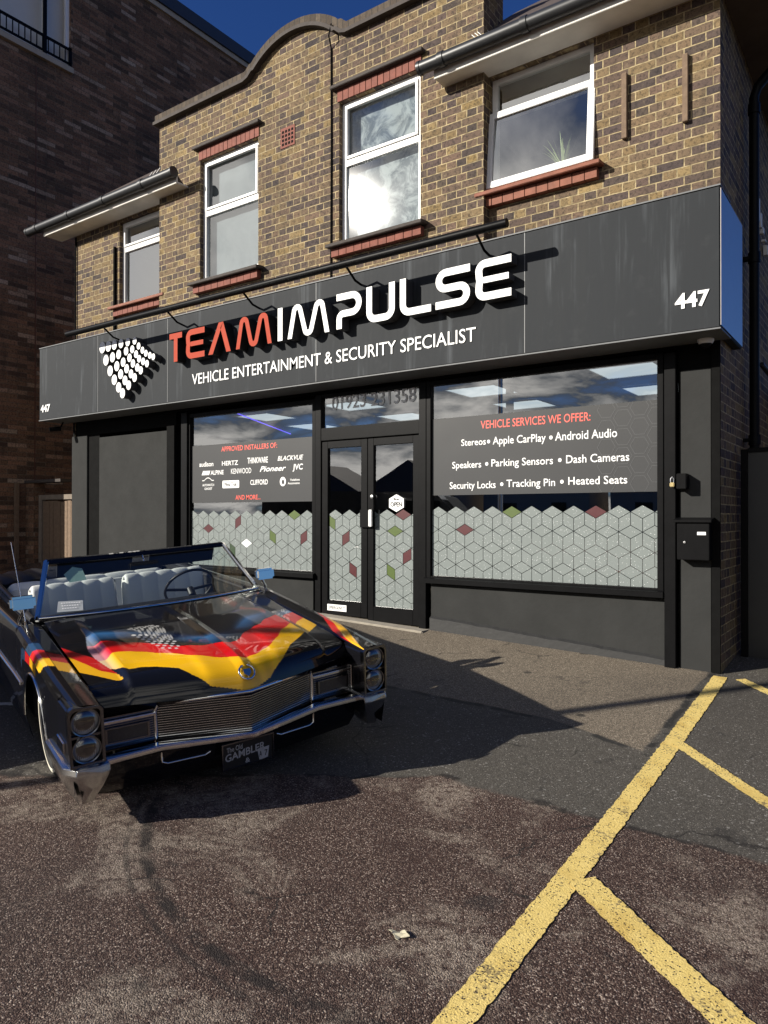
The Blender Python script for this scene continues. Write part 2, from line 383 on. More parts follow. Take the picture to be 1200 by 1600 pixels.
# ------------------------------------------------------------------ shared materials
M_STOCK = brick_mat('weathered_stock_brick', [(0, (.050, .040, .042)), (.2, (.085, .062, .058)), (.35, (.125, .085, .068)), (.5, (.18, .125, .075)), (.62, (.15, .098, .075)), (.75, (.25, .175, .075)), (.87, (.105, .072, .062)), (1, (.30, .215, .10))], (.47, .375, .215))
M_BROWN = brick_mat('brown_multi_brick', [(0, (.075, .044, .031)), (.25, (.17, .092, .058)), (.6, (.26, .135, .078)), (.85, (.33, .18, .11)), (1, (.50, .38, .28))], (.18, .14, .10), row=.075, width=.33, squash=1, dirt=.35)
M_REDB = mat('red_rubbed_brick', (.19, .058, .038), .8, var=.5, vs=14, bump=.3)
M_TILE = mat('red_clay_tile', (.22, .075, .042), .75, var=.45, vs=9, bump=.3)
M_DKTILE = mat('sooty_creasing_tile', (.055, .045, .04), .85, var=.4, bump=.3)
def coping_mat():
    t = NT('brick_on_edge_coping'); x, y, z = t.xyz()
    s_ = t.math('FRACT', t.math('DIVIDE', x, .078))
    j = t.math('LESS_THAN', s_, .12)
    r = t.n('ShaderNodeTexWhiteNoise', noise_dimensions='1D'); t.set(r.inputs['W'], t.math('FLOOR', t.math('DIVIDE', x, .078)))
    c = t.mix(r.outputs[0], (.085, .065, .05), (.17, .135, .10)); c = t.mix(t.noise(25, 4), c, (.05, .042, .036)); c = t.mix(j, c, (.05, .045, .04))
    t.pbr(c, .9, 0, t.bump(t.math('ADD', t.math('SUBTRACT', 1.0, j), t.noise(60, 3)), .6, .008), .2); return t.m
M_COPE = coping_mat()
M_UPVC = mat('white_upvc', (.80, .80, .79), .35, var=.05)
M_BLACK = mat('black_gloss_paint', (.005, .005, .0055), .42, var=.4, bump=.08, spec=.08)
M_BLKM = mat('black_matt_paint', (.006, .006, .006), .7, var=.4, bump=.15, spec=.04)
M_GUT = mat('black_gutter_plastic', (.022, .023, .025), .38, var=.3)
M_SOFF = mat('cream_soffit_paint', (.80, .78, .72), .7, var=.25, vs=4, bump=.1)
M_GREY = mat('grey_masonry_paint', (.030, .0305, .030), .8, var=.25, vs=3, bump=.55, bs=22, spec=.12)
M_PLINTH = mat('plinth_paint', (.020, .020, .020), .65, var=.3, vs=5, bump=.6, bs=30)
M_WOOD = mat('weathered_timber', (.17, .115, .075), .85, var=.5, vs=20, bump=.5)
M_ROOF = mat('dark_roof_tile', (.06, .045, .04), .85, var=.4, bump=.4)
M_REDF = mat('red_vinyl_lettering', (.80, .10, .07), .5, var=.04)
M_LEAD = mat('pale_lead_flashing', (.62, .62, .60), .55, var=.2)
M_CHROME = mat('chrome', (.80, .79, .76), .08, 1.0, var=.04)
M_ALU = mat('brushed_metal', (.6, .6, .6), .3, 1.0)
M_WHITE = mat('white_vinyl_lettering', (.84, .84, .83), .5, var=.04)
M_REDT = mat('red_lettering', (.37, .042, .014), .6, var=.08, spec=.15)
M_GLASS = glass_mat('window_glass', 3.6, wav=.02)
M_HAZE = glass_mat('misted_window_glass', 2.9, rough=.03)
M_LENSG = glass_mat('clear_window_glass', 1.4, (.95, .95, .95))
M_ROOM = mat('dark_room', (.045, .048, .05), .8, var=.2)
M_CEIL = mat('showroom_ceiling', (.16, .17, .18), .8, var=.1)
def sign_mat():
    t = NT('grey_sign_panel_weathered'); x, y, z = t.xyz()
    st = t.noise(1.0, 5, .6, vec=t.comb(t.math('MULTIPLY', x, 26.0), 0.0, t.math('MULTIPLY', z, .8)))
    st2 = t.noise(1.0, 4, .6, vec=t.comb(t.math('MULTIPLY', x, 5.0), 2.0, t.math('MULTIPLY', z, .7)))
    c = t.mix(st, (.018, .0205, .0235), (.027, .030, .034))
    run = t.math('MULTIPLY', t.step(st2, .52, .70), t.step(st, .38, .62))
    c = t.mix(t.math('MULTIPLY', run, .6), c, (.095, .105, .115))
    c = t.mix(t.math('MULTIPLY', t.step(t.noise(9, 5), .55, .8), .25), c, (.05, .053, .057))
    t.pbr(c, t.math('MULTIPLY_ADD', st, .15, .58), 0, t.bump(t.noise(1.1, 2), .12, .05), .15); return t.m
M_SIGN = sign_mat()

# ------------------------------------------------------------------ shop building
B = thing('shop_building', 'two storey yellow stock brick shop with curved parapet above a black shopfront', 'building', (-4.5, 0, 0))
BY = -.11                                     # the parapet bay stands forward of the wings
def wall_holes(mb, x0, x1, z0, z1, holes, y, deep=.12):
    xs = sorted({x0, x1, *[h[0] for h in holes], *[h[1] for h in holes]}); zs = sorted({z0, z1, *[h[2] for h in holes], *[h[3] for h in holes]})
    for i in range(len(xs) - 1):
        for j in range(len(zs) - 1):
            mx_, mz = (xs[i] + xs[i + 1]) / 2, (zs[j] + zs[j + 1]) / 2
            if any(h[0] < mx_ < h[1] and h[2] < mz < h[3] for h in holes): continue
            mb.add([(xs[i], y, zs[j]), (xs[i + 1], y, zs[j]), (xs[i + 1], y, zs[j + 1]), (xs[i], y, zs[j + 1])], [(0, 1, 2, 3)])
    for a, b, c, d in holes:
        mb.add([(a, y, c), (b, y, c), (b, y, d), (a, y, d), (a, y + deep, c), (b, y + deep, c), (b, y + deep, d), (a, y + deep, d)], [(0, 1, 5, 4), (1, 2, 6, 5), (2, 3, 7, 6), (3, 0, 4, 7)])
W1 = (-7.94, -6.90, 4.245, 5.44); W2 = (-6.09, -5.055, 4.22, 5.76); W3 = (-3.825, -2.775, 4.22, 5.765); W4 = (-2.055, -1.03, 4.365, 5.47)
BX0, BX1 = -6.90, -2.06
XC = -4.475
# parapet outline, lower edge of the coping
def outline(off=0.0):
    pts = [(BX0 - .05, 6.45)]
    Rr = .90; zc = 6.762 - Rr
    a0 = math.radians(48)
    fx = .13
    pts.append((XC - .78, 6.45)); pts.append((XC - .70, 6.475)); pts.append((XC - .635, 6.53))
    for k in range(19):
        a = math.radians(90 + 42 - 84 * k / 18); pts.append((XC + Rr * math.cos(a), zc + Rr * math.sin(a)))
    pts += [(XC + .635, 6.53), (XC + .70, 6.475), (XC + .78, 6.45), (BX1 + .05, 6.45)]
    return pts
OL = outline()
w = MB()
wall_holes(w, BX0, BX1, 3.3, 6.30, [W2, W3], BY, .14)
top = [(min(max(x, BX0), BX1), z) for x, z in OL]
w.add([(BX0, BY, 6.30)] + [(BX1, BY, 6.30)] + [(x, BY, z) for x, z in reversed(top)], [tuple(range(len(top) + 2))])
for xx in (BX0, BX1): w.add([(xx, BY, 3.3), (xx, .0, 3.3), (xx, .30, 5.6), (xx, .30, 6.45), (xx, BY, 6.45)], [(0, 1, 2, 3, 4)])
w.add([(BX0, .12, 5.4), (BX1, .12, 5.4), (BX1, .12, 6.45), (BX0, .12, 6.45)], [(0, 1, 2, 3)])
w.build('parapet_wall', M_STOCK, B)
w = MB()
wall_holes(w, -9.04, BX0, 2.75, 5.50, [W1], 0, .12)
w.add([(-9.04, 0, -.3), (-9.04, 6.0, -.3), (-9.04, 6.0, 5.50), (-9.04, 0, 5.50)], [(0, 1, 2, 3)]); w.build('wing_wall', M_STOCK, B); w = MB()
wall_holes(w, BX1, 0.0, 2.75, 5.50, [W4], 0, .12)
w.add([(0, 0, -.3), (0, 6.0, -.3), (0, 6.0, 5.50), (0, 0, 5.50)], [(0, 1, 2, 3)])
w.build('wing_wall', M_STOCK, B)
# coping: brick on edge over two tile courses
def sweep_outline(mb, pts, lo, hi, y0, y1, mi=0):
    nn = []
    for i in range(len(pts)):
        a, b = pts[max(i - 1, 0)], pts[min(i + 1, len(pts) - 1)]; d = Vector((b[0] - a[0], b[1] - a[1])).normalized(); nn.append(Vector((-d.y, d.x)))
    ring = []
    for p, n_ in zip(pts, nn):
        for (k, y) in ((lo, y0), (hi, y0), (hi, y1), (lo, y1)): ring.append((p[0] + n_.x * k, y, p[1] + n_.y * k))
    m = len(pts); fs = [(i * 4 + k, i * 4 + (k + 1) % 4, i * 4 + 4 + (k + 1) % 4, i * 4 + 4 + k) for i in range(m - 1) for k in range(4)]
    mb.add(ring, fs + [(0, 1, 2, 3), (m * 4 - 4, m * 4 - 3, m * 4 - 2, m * 4 - 1)], mi)
c = MB(); sweep_outline(c, OL, .04, .135, BY - .045, .16); cop = c.build('coping', M_COPE, B, bevel=.006)
c = MB(); sweep_outline(c, [(x, z) for x, z in OL], -.002, .038, BY - .075, .15); c.build('creasing_course', M_DKTILE, cop)
# brick heads and sills
def soldier(mb, x0, x1, z0, h, y0, y1, step=.078, mi=0):
    n = max(1, round((x1 - x0) / step)); s_ = (x1 - x0) / n
    for i in range(n): mb.box(x0 + i * s_ + .004, x0 + (i + 1) * s_ - .004, y0 + random.uniform(-.002, .002), y1, z0, z0 + h, mi)
def tilt_box(mb, x0, x1, y0, y1, z0, z1, drop):
    v = [(x0, y0, z0 - drop), (x1, y0, z0 - drop), (x1, y1, z0), (x0, y1, z0), (x0, y0, z1 - drop), (x1, y0, z1 - drop), (x1, y1, z1), (x0, y1, z1)]
    mb.add(v, [(0, 3, 2, 1), (4, 5, 6, 7), (0, 1, 5, 4), (1, 2, 6, 5), (2, 3, 7, 6), (3, 0, 4, 7)])
def window(op, y, mats_in, label=None, transom=.325, sash_open=0, sill_mat=None, sill_x=.10):
    x0, x1, z0, z1 = op
    f = MB(); t_ = .055
    yf, yb = y + .055, y + .115
    f.box(x0 + .003, x0 + t_, yf, yb, z0 + .003, z1 - .003); f.box(x1 - t_, x1 - .003, yf, yb, z0 + .003, z1 - .003)
    f.box(x0 + t_, x1 - t_, yf, yb, z0 + .003, z0 + t_); f.box(x0 + t_, x1 - t_, yf, yb, z1 - t_, z1 - .003)
    zt = z0 + (z1 - z0) * (1 - transom)
    f.box(x0 + t_, x1 - t_, yf, yb, zt - .035, zt + .035)
    wf = f.build('window', M_UPVC, B, bevel=.004)
    if label: wf['label'] = label
    p = MB(); p.add([(x0 + t_, yf + .03, zt + .03), (x1 - t_, yf + .03, zt + .03), (x1 - t_, yf + .03, z1 - t_), (x0 + t_, yf + .03, z1 - t_)], [(0, 1, 2, 3)])
    if not sash_open: p.add([(x0 + t_, yf + .03, z0 + t_), (x1 - t_, yf + .03, z0 + t_), (x1 - t_, yf + .03, zt - .03), (x0 + t_, yf + .03, zt - .03)], [(0, 1, 2, 3)])
    p.build('pane', M_HAZE if y < 0 else M_GLASS, wf)
    # opening casement frame
    s_ = MB(); a = sash_open; zt2, zb = zt + .02, z0 + .012
    L = zt2 - zb
    def q(x, h, d):                           # h measured down from the hinge, d outwards
        return (x, yf - .012 - d - a * h, zt2 - h * math.cos(a))
    def fr(xa, xb, ha, hb):
        v = [q(xx, hh, dd) for dd in (0, .035) for xx, hh in ((xa, ha), (xb, ha), (xb, hb), (xa, hb))]
        s_.add(v, [(0, 3, 2, 1), (4, 5, 6, 7), (0, 1, 5, 4), (1, 2, 6, 5), (2, 3, 7, 6), (3, 0, 4, 7)])
    if a:
        k = .065; e0, e1 = x0 - .02, x1 + .01
        fr(e0, e0 + k, 0, L); fr(e1 - k, e1, 0, L); fr(e0 + k, e1 - k, 0, k); fr(e0 + k, e1 - k, L - k, L)
        sash = s_.build('casement', M_UPVC, wf, bevel=.004)
        p = MB(); p.add([q(e0 + k, k, .015), q(e1 - k, k, .015), q(e1 - k, L - k, .015), q(e0 + k, L - k, .015)], [(0, 1, 2, 3)]); p.build('casement_pane', M_GLASS, wf)
    else:                                     # upper light has its own thin bead
        k = .028; za, zb2 = zt + .035, z1 - t_
        for (xa, xb, ca, cb) in ((x0 + t_, x0 + t_ + k, za, zb2), (x1 - t_ - k, x1 - t_, za, zb2), (x0 + t_ + k, x1 - t_ - k, za, za + k), (x0 + t_ + k, x1 - t_ - k, zb2 - k, zb2)):
            s_.box(xa, xb, yf - .02, yf + .026, ca, cb)
        s_.build('top_light_frame', M_UPVC, wf, bevel=.004)
    return wf
window(W1, 0, None); window(W2, BY, None, transom=.435); window(W3, BY, None, transom=.428, label='window with bright condensation-streaked panes'); window(W4, 0, None, label='window with its lower casement swung outwards', transom=.33, sash_open=.085)
for op in (W2, W3):                           # red brick flat arch with drip tile above
    m = MB(); soldier(m, op[0] - .02, op[1] + .02, op[3] + .004, .125, BY - .012, BY + .05); m.build('lintel', M_REDB, B)
    m = MB(); m.box(op[0] - .08, op[1] + .06, BY - .07, BY + .05, op[3] + .134, op[3] + .172); m.build('drip_course', M_DKTILE, B, bevel=.005)
for op, y, mt, mb_ in ((W1, 0, M_TILE, M_REDB), (W2, BY, M_DKTILE, M_REDB), (W3, BY, M_DKTILE, M_REDB), (W4, 0, M_TILE, M_TILE)):
    m = MB(); tilt_box(m, op[0] - .10, op[1] + .09, y - .125, y + .05, op[2] - .045, op[2] - .008, .02); sl_ = m.build('sill', mt, B, bevel=.005)
    m = MB(); soldier(m, op[0] - .06, op[1] + .05, op[2] - .155, .088, y - .065, y + .02, step=.11); m.build('sill_brick', mb_, sl_)
# curtains and rooms behind the upper windows
def haze_mat(name, a, b, lo, hi, sc):
    t = NT(name); x, y, z = t.xyz(); n_ = t.noise(sc, 7, .68, dist=.9); c_ = t.mix(t.step(n_, lo, hi), a, b); t.pbr(c_, .8); return t.m
M_BLIND = haze_mat('grey_blind', (.17, .19, .21), (.25, .27, .29), .35, .7, 1.5)
M_NET = haze_mat('streaked_net_curtain', (.17, .19, .22), (.58, .60, .62), .42, .60, 3.4)
M_PALE = haze_mat('pale_room_blind', (.09, .105, .12), (.16, .17, .18), .3, .7, 1.0)
for op, y, mm in ((W2, BY, M_BLIND), (W3, BY, M_NET)):
    m = MB(); m.grid(lambda x, z: (x, y + .16 + .0015 * math.sin(x * 22), z), list(np.linspace(op[0] + .01, op[1] - .01, 70)), [op[2], op[3]]); m.build('curtain', mm, B, smooth=180)
rm = MB()
def room(mb, x0, x1, y0, y1, z0, z1): mb.add([(x, y, z) for z in (z0, z1) for x, y in ((x0, y0), (x1, y0), (x1, y1), (x0, y1))], [(0, 1, 2, 3), (7, 6, 5, 4), (1, 2, 6, 5), (2, 3, 7, 6), (3, 0, 4, 7)])
room(rm, -9.0, -6.6, .13, 2.6, 3.6, 5.49); room(rm, -2.5, -.1, .13, 3.0, 3.6, 5.49); rm.build('upper_room', M_PALE, B)
# eaves, roof and gutters of the two wings
def eaves(x0, x1, gx0, gx1, name):
    m = MB(); m.box(x0, x1, -.27, .0, 5.478, 5.50); m.box(x0, x1, -.30, -.272, 5.47, 5.60); sf = m.build('soffit', M_SOFF, B, bevel=.004)
    m = MB(); m.tube([(gx0, -.36, 5.585), (gx1, -.36, 5.585)], .062, 14)
    for k in np.arange(gx0 + .25, gx1, .85): m.tube([(k - .03, -.36, 5.585), (k + .03, -.36, 5.585)], .070, 14)
    m.tube([(gx0 - .012, -.36, 5.585), (gx0 + .02, -.36, 5.585)], .068, 14); m.tube([(gx1 - .02, -.36, 5.585), (gx1 + .012, -.36, 5.585)], .068, 14)
    m.build('gutter', M_GUT, B, smooth=40)
    return sf
eaves(-9.40, -6.32, -9.72, -6.30, 'l'); eaves(-2.50, .30, -2.62, .42, 'r')
m = MB()
m.add([(-9.5, -.34, 5.63), (-6.55, -.34, 5.63), (-6.91, .6, 6.45), (-6.91, 2.6, 8.0), (-7.6, 2.6, 8.0)], [(0, 1, 2, 3, 4)])
m.add([(.42, -.34, 5.63), (-2.3, -.34, 5.63), (-2.05, .6, 6.45), (-2.05, 2.6, 8.0), (-1.6, 2.6, 8.0)], [(0, 1, 2, 3, 4)])
m.add([(.42, -.34, 5.63), (.42, 6.3, 5.63), (-1.6, 6.3, 8.0), (-1.6, 2.6, 8.0)], [(0, 1, 2, 3)])
m.build('roof', M_ROOF, B, solid=.06)
m = MB(); m.box(.003, .30, .0, 6.2, 5.478, 5.50); m.box(.302, .33, -.27, 6.2, 5.47, 5.60); m.build('side_soffit', mat('brown_soffit_paint', (.10, .075, .055), .8, var=.3), B)
m = MB()
for (xa, s_) in ((-6.93, 1), (-2.03, -1)):   # stepped lead where the wing roof meets the bay
    for k in range(5):
        y0 = -.30 + k * .06; z0 = 5.64 + k * .05
        m.add([(xa - s_ * .03, y0, z0), (xa - s_ * .03, y0 + .10, z0 + .02), (xa + s_ * .08, y0 + .04, z0 + .13)], [(0, 1, 2)])
m.build('flashing', M_LEAD, B, solid=.006)
m = MB(); m.tube([(.09, 1.02, -.05), (.09, 1.02, 5.05), (.12, 1.02, 5.14), (.36, 1.02, 5.38), (.38, 1.02, 5.5), (.38, 1.02, 5.58)], .042, 12)
for z in (1.9, 3.55, 4.9): m.tube([(.09, 1.02, z), (.09, 1.02, z + .09)], .052, 12)
m.box(.0, .09, .985, 1.055, 3.58, 3.61); m.box(.0, .09, .985, 1.055, 1.93, 1.96)
m.build('downpipe', M_BLACK, B, smooth=40)
m = MB()                                      # cast iron air brick
fnv = lambda u, w_, d: (u, d, w_)
m.box(-4.69, -4.47, BY - .008, BY + .02, 5.50, 5.73); ab = m.build('air_brick', M_REDB, B)
m = MB()
for i in range(4):
    for j in range(4): m.box(-4.665 + i * .048, -4.665 + i * .048 + .028, BY - .011, BY - .0085, 5.525 + j * .048, 5.525 + j * .048 + .028)
m.build('air_holes', M_BLKM, ab)
m = MB(); m.tube([(-3.93, BY - .012, 3.8), (-3.925, BY - .012, 5.4), (-3.93, BY - .012, 6.40), (-3.90, BY - .09, 6.48), (-3.89, BY - .06, 6.62)], .008, 6)
m.build('cable', M_BLKM, B); m = MB(); m.tube([(-8.02, -.02, 3.7), (-8.02, -.02, 5.1)], .022, 8); m.build('cable', M_BLKM, B); m = MB(); m.tube([(-9.0, -.02, 3.7), (-9.0, -.02, 5.45)], .012, 8)
m.build('cable', M_BLKM, B)

# ------------------------------------------------------------------ shopfront (part of the building)
m = MB(); m.box(-9.12, -8.72, 0, .3, -.2, 2.45); m.build('pilaster', M_GREY, B, bevel=.006); m = MB(); m.box(-.313, -.068, 0, .3, -.3, 2.45); m.build('pilaster', M_GREY, B, bevel=.006)
m = MB(); m.box(-8.44, -6.854, .02, .3, -.2, 2.40); m.build('rendered_panel', M_GREY, B)
m = MB(); m.box(-9.12, -.068, .02, .3, 2.632, 2.75); m.build('header', M_BLKM, B); m = MB(); m.box(-9.12, -6.71, .02, .3, 2.453, 2.630); m.box(-.33, -.068, .02, .3, 2.453, 2.630); m.box(-8.717, -8.443, .025, .2, -.2, 2.452); m.box(-6.852, -6.70, -.02, .2, -.2, 2.452)
m.box(-.066, -.003, -.01, .25, -.3, 2.75); m.box(-.33, -.316, .03, .2, -.3, 2.452); m.build('black_surround', M_BLKM, B)
m = MB(); m.box(-6.698, -4.30, .02, .28, -.1, .545); m.build('stall_riser', M_GREY, B); m = MB(); m.box(-2.722, -.425, .02, .28, -.3, .565); m.build('stall_riser', M_GREY, B)
m = MB()
n = 40
for (xa, xb) in ((-2.722, -.425),):
    xs = np.linspace(xa, xb, n); v = []
    for x in xs:
        t_ = (x - xa) / (xb - xa); h = .245 - .30 * t_ * .55 + random.uniform(-.004, .004)
        v += [(x, -.012, -.3), (x, -.012, h - .02), (x, .02, h)]
    m.add(v, [(i * 3 + k, i * 3 + 3 + k, i * 3 + 4 + k, i * 3 + 1 + k) for i in range(n - 1) for k in range(2)])
m.build('plinth', M_PLINTH, B)
# shutter guide rails, window frames
m = MB(); m.box(-.424, -.334, -.045, .05, -.12, 2.60); m.build('shutter_rail', M_BLACK, B, bevel=.004); m = MB(); m.box(-6.55, -6.43, -.03, .05, .1, 2.60); m.build('shutter_rail', M_BLACK, B, bevel=.004)
FY = .03
def shop_window(x0, x1, z0, z1, name, sill_over=.03):
    f = MB(); k = .05
    f.box(x0 - k, x0, -.005, .08, z0 - k, z1 + k); f.box(x1, x1 + k, -.005, .08, z0 - k, z1 + k)
    f.box(x0, x1, -.005, .08, z0 - k, z0); f.box(x0, x1, -.005, .08, z1, z1 + k)
    tilt_box(f, x0 - k - .01, x1 + k + .01, -.055, -.006, z0 - k - .01, z0 - .012, .012)
    wf = f.build('shop_window', M_BLACK, B, bevel=.003)
    p = MB(); p.add([(x0, FY, z0), (x1, FY, z0), (x1, FY, z1), (x0, FY, z1)], [(0, 1, 2, 3)]); p.build('pane', M_GLASS, wf)
    return wf
GR = (-2.717, -.491, .648, 2.57); GL = (-6.40, -4.30, .62, 2.53)
wr = shop_window(*GR, 'r'); wr['label'] = 'right-hand shop window listing vehicle services'
wlf = shop_window(*GL, 'l'); wlf['label'] = 'left-hand shop window listing approved installers'
# door set
f = MB()
f.box(-4.248, -4.165, -.01, .09, .12, 2.62); f.box(-2.855, -2.769, -.01, .09, .06, 2.62); f.box(-4.165, -2.855, -.005, .09, 2.10, 2.24); f.box(-4.165, -2.855, -.005, .09, 2.58, 2.62)
dfm = f.build('door_frame', M_BLACK, B, bevel=.003); 
p = MB(); p.add([(-4.165, FY, 2.24), (-2.855, FY, 2.24), (-2.855, FY, 2.58), (-4.165, FY, 2.58)], [(0, 1, 2, 3)]); p.build('transom_pane', M_GLASS, dfm)
def door_leaf(x0, x1, z0, z1, st=.085):
    f = MB()
    f.box(x0, x0 + st, .005, .055, z0, z1); f.box(x1 - st, x1, .005, .055, z0, z1); f.box(x0 + st, x1 - st, .005, .055, z1 - .075, z1); f.box(x0 + st, x1 - st, .005, .055, z0, z0 + .16)
    d = f.build('door', M_BLACK, B, bevel=.003)
    p = MB(); p.add([(x0 + st, FY, z0 + .16), (x1 - st, FY, z0 + .16), (x1 - st, FY, z1 - .075), (x0 + st, FY, z1 - .075)], [(0, 1, 2, 3)]); p.build('pane', M_GLASS, d)
    return d, (x0 + st, x1 - st, z0 + .16, z1 - .075)
D1, RD1 = door_leaf(-4.16, -3.522, .155, 2.085); D2, RD2 = door_leaf(-3.514, -2.86, .125, 2.085, .075)
m = MB(); m.box(-3.60, -3.43, -.028, .004, 1.13, 1.32); lk = m.build('lock_plate', M_BLACK, D2, bevel=.004)
m = MB(); m.box(-3.47, -3.425, -.05, -.029, 1.14, 1.32); m.build('pull_handle', M_UPVC, D2, bevel=.006)
m = MB(); m.lathe((-3.455, .004, 1.46), (0, -1, 0), [(.018, 0), (.018, .012), (.0, .014)], 16); m.build('lock_cylinder', M_ALU, D2, smooth=40)
m = MB(); m.box(-4.07, -3.80, -.004, .004, .20, .27); lf = m.build('door_sticker', M_WHITE, D1)
m = MB(); add_text(m, 'EMERGENCY', -4.05, -3.82, .218, .034, lambda u, w_, d: (u, -.0055 + d * .5, w_)); m.build('sticker_text', M_BLKM, lf)
m = MB(); tilt_box(m, -4.30, -2.72, -.16, .02, -.02, .125, .0)
v = m.v; m.v = [(x, y, z if z < .06 else (.165 - (x + 4.3) * .038)) for x, y, z in v]
m.build('door_step', mat('stone_threshold', (.30, .27, .22), .9, var=.4, vs=10, bump=.5), B, bevel=.01)
m = MB(); add_text(m, '01923 231358', -4.03, -2.91, 2.435, .155, lambda u, w_, d: (u, FY - .006 + d * .5, w_), off=.012); m.build('phone_number', mat('grey_etched_vinyl', (.85, .86, .86), .6, var=.05), dfm)

# frosted rhombus film
def frost_mat():
    t = NT('frosted_glitter_film'); c = t.mix(t.noise(3, 4), (.15, .172, .167), (.195, .220, .214))
    c = t.mix(t.step(t.voro(60), .16, .07), c, (.95, .97, .97))  # white dots in the colour stand for specular sparkle
    pr = t.pbr(c, .55, 0, None, .3)
    return t.m
M_FROST = frost_mat()
M_FRED = mat('red_film', (.062, .003, .006), .4, var=.1); M_FGREEN = mat('green_film', (.060, .095, .012), .4, var=.1); M_FWHITE = mat('white_film', (.72, .76, .75), .5, var=.05)
M_FDARK = mat('dark_green_film', (.020, .045, .014), .4, var=.1)
def frost(rect, top, parent, special, h=.0965, rv=.122, x_off=0.0, gap=.950):
    """cube-pattern film: every lozenge stands a hair apart from the next"""
    x0, x1, z0, _ = rect; base = MB(); sp_ = {}
    rows = int((top - z0) / (1.5 * rv)) + 2
    for r in range(rows + 1):
        cz = top - rv - r * 1.5 * rv
        for i in range(-2, int((x1 - x0) / (2 * h)) + 3):
            cx = x0 + x_off + i * 2 * h + (h if r % 2 else 0)
            T, RT, RB, Bt, LB, LT, O = (cx, cz + rv), (cx + h, cz + rv / 2), (cx + h, cz - rv / 2), (cx, cz - rv), (cx - h, cz - rv / 2), (cx - h, cz + rv / 2), (cx, cz)
            for poly in ((T, RT, O, LT), (LT, O, Bt, LB), (O, RT, RB, Bt)):
                mx_ = sum(p[0] for p in poly) / 4; mz = sum(p[1] for p in poly) / 4
                pg = [(mx_ + (a - mx_) * gap, mz + (b - mz) * gap) for a, b in poly]
                pg = clip_rect(pg, x0 + .004, x1 - .004, z0 + .004, top + .1)
                if len(pg) < 3: continue
                key = None
                for (sx, sz, kk) in special:
                    inside = True
                    for q in range(4):
                        a, b = poly[q], poly[(q + 1) % 4]
                        if (b[0] - a[0]) * (sz - a[1]) - (b[1] - a[1]) * (sx - a[0]) > 0: inside = False
                    if inside: key = kk
                tgt = base if key is None else sp_.setdefault(key, MB())
                tgt.prism(pg, P_XZ, FY - .0015, FY - .0035)
    base.build('frosted_film', M_FROST, parent)
    for k, mb_ in sp_.items(): mb_.build(k + '_lozenge', {'red': M_FRED, 'green': M_FGREEN, 'white': M_FWHITE, 'dark': M_FDARK}[k], parent)
frost(GR, 1.350, wr, [(-2.35, 1.118, 'red'), (-1.842, 1.29, 'green'), (-1.035, 1.294, 'red')], h=.1011, rv=.1155, x_off=.075)
frost(GL, 1.322, wlf, [(-6.074, 1.089, 'red'), (-5.53, 1.168, 'red'), (-4.941, 1.018, 'green'), (-4.448, 1.019, 'red'), (-5.386, .924, 'white'), (-4.594, 1.263, 'green'), (-5.634, .838, 'dark')], h=.0985, rv=.1155, x_off=.030)
frost(RD1, 1.325, D1, [(-4.026, 1.186, 'green'), (-3.832, 1.02, 'red'), (-3.735, .688, 'red')], h=.1005, rv=.1155, x_off=.093)
frost(RD2, 1.325, D2, [(-3.069, 1.276, 'red'), (-3.167, 1.106, 'green'), (-3.026, .855, 'red'), (-3.218, .688, 'green')], h=.1025, rv=.1155, x_off=.163)
# grey lettered film panels
M_FILM = mat('grey_window_film', (.040, .041, .043), .5, var=.06, vs=1.5, spec=.25)
def film(rect, z0, z1, parent):
    m = MB(); m.box(rect[0] - .0, rect[1] - .004, FY - .006, FY - .002, z0, z1); return m.build('lettered_film', M_FILM, parent)
fr_ = film(GR, 1.462, 2.235, wr); fl_ = film((GL[0], GL[1]), 1.42, 2.16, wlf)
LF = lambda u, w_, d: (u, FY - .0085 + d * .5, w_)
def words(items, mt, parent, name='lettering'):
    for it in items:
        m = MB(); add_text(m, it[0], it[1], it[2], it[3], it[4], LF, shear=it[5] if len(it) > 5 else 0, off=it[6] if len(it) > 6 else .0); m.build(name if len(it[0]) > 1 else 'bullet', mt, parent)
words([('VEHICLE SERVICES WE OFFER:', -2.16, -1.07, 2.10, .078, 0, .006)], M_REDF, fr_)
b_ = .006
def dots_(items): return [('\u2022', x - .017, x + .017, z, .036) for x, z in items]
words([('Stereos', -2.376, -2.105, 1.945, .066, 0, b_), ('Apple CarPlay', -2.03, -1.49, 1.94, .075, 0, b_), ('Android Audio', -1.40, -.834, 1.94, .078, 0, b_),
       ('Speakers', -2.478, -2.155, 1.725, .068, 0, b_), ('Parking Sensors', -2.045, -1.42, 1.728, .072, 0, b_), ('Dash Cameras', -1.295, -.73, 1.73, .074, 0, b_),
       ('Security Locks', -2.507, -2.0, 1.522, .070, 0, b_), ('Tracking Pin', -1.885, -1.40, 1.528, .070, 0, b_), ('Heated Seats', -1.275, -.747, 1.535, .072, 0, b_)]
      + dots_([(-2.075, 1.955), (-1.44, 1.955), (-2.095, 1.74), (-1.355, 1.745), (-1.935, 1.54), (-1.335, 1.548)]), M_WHITE, fr_)
words([('APPROVED INSTALLERS OF:', -5.831, -4.869, 2.062, .062, 0, .006), ('AND MORE...', -5.574, -5.142, 1.452, .058, 0, .006)], M_REDF, fl_)
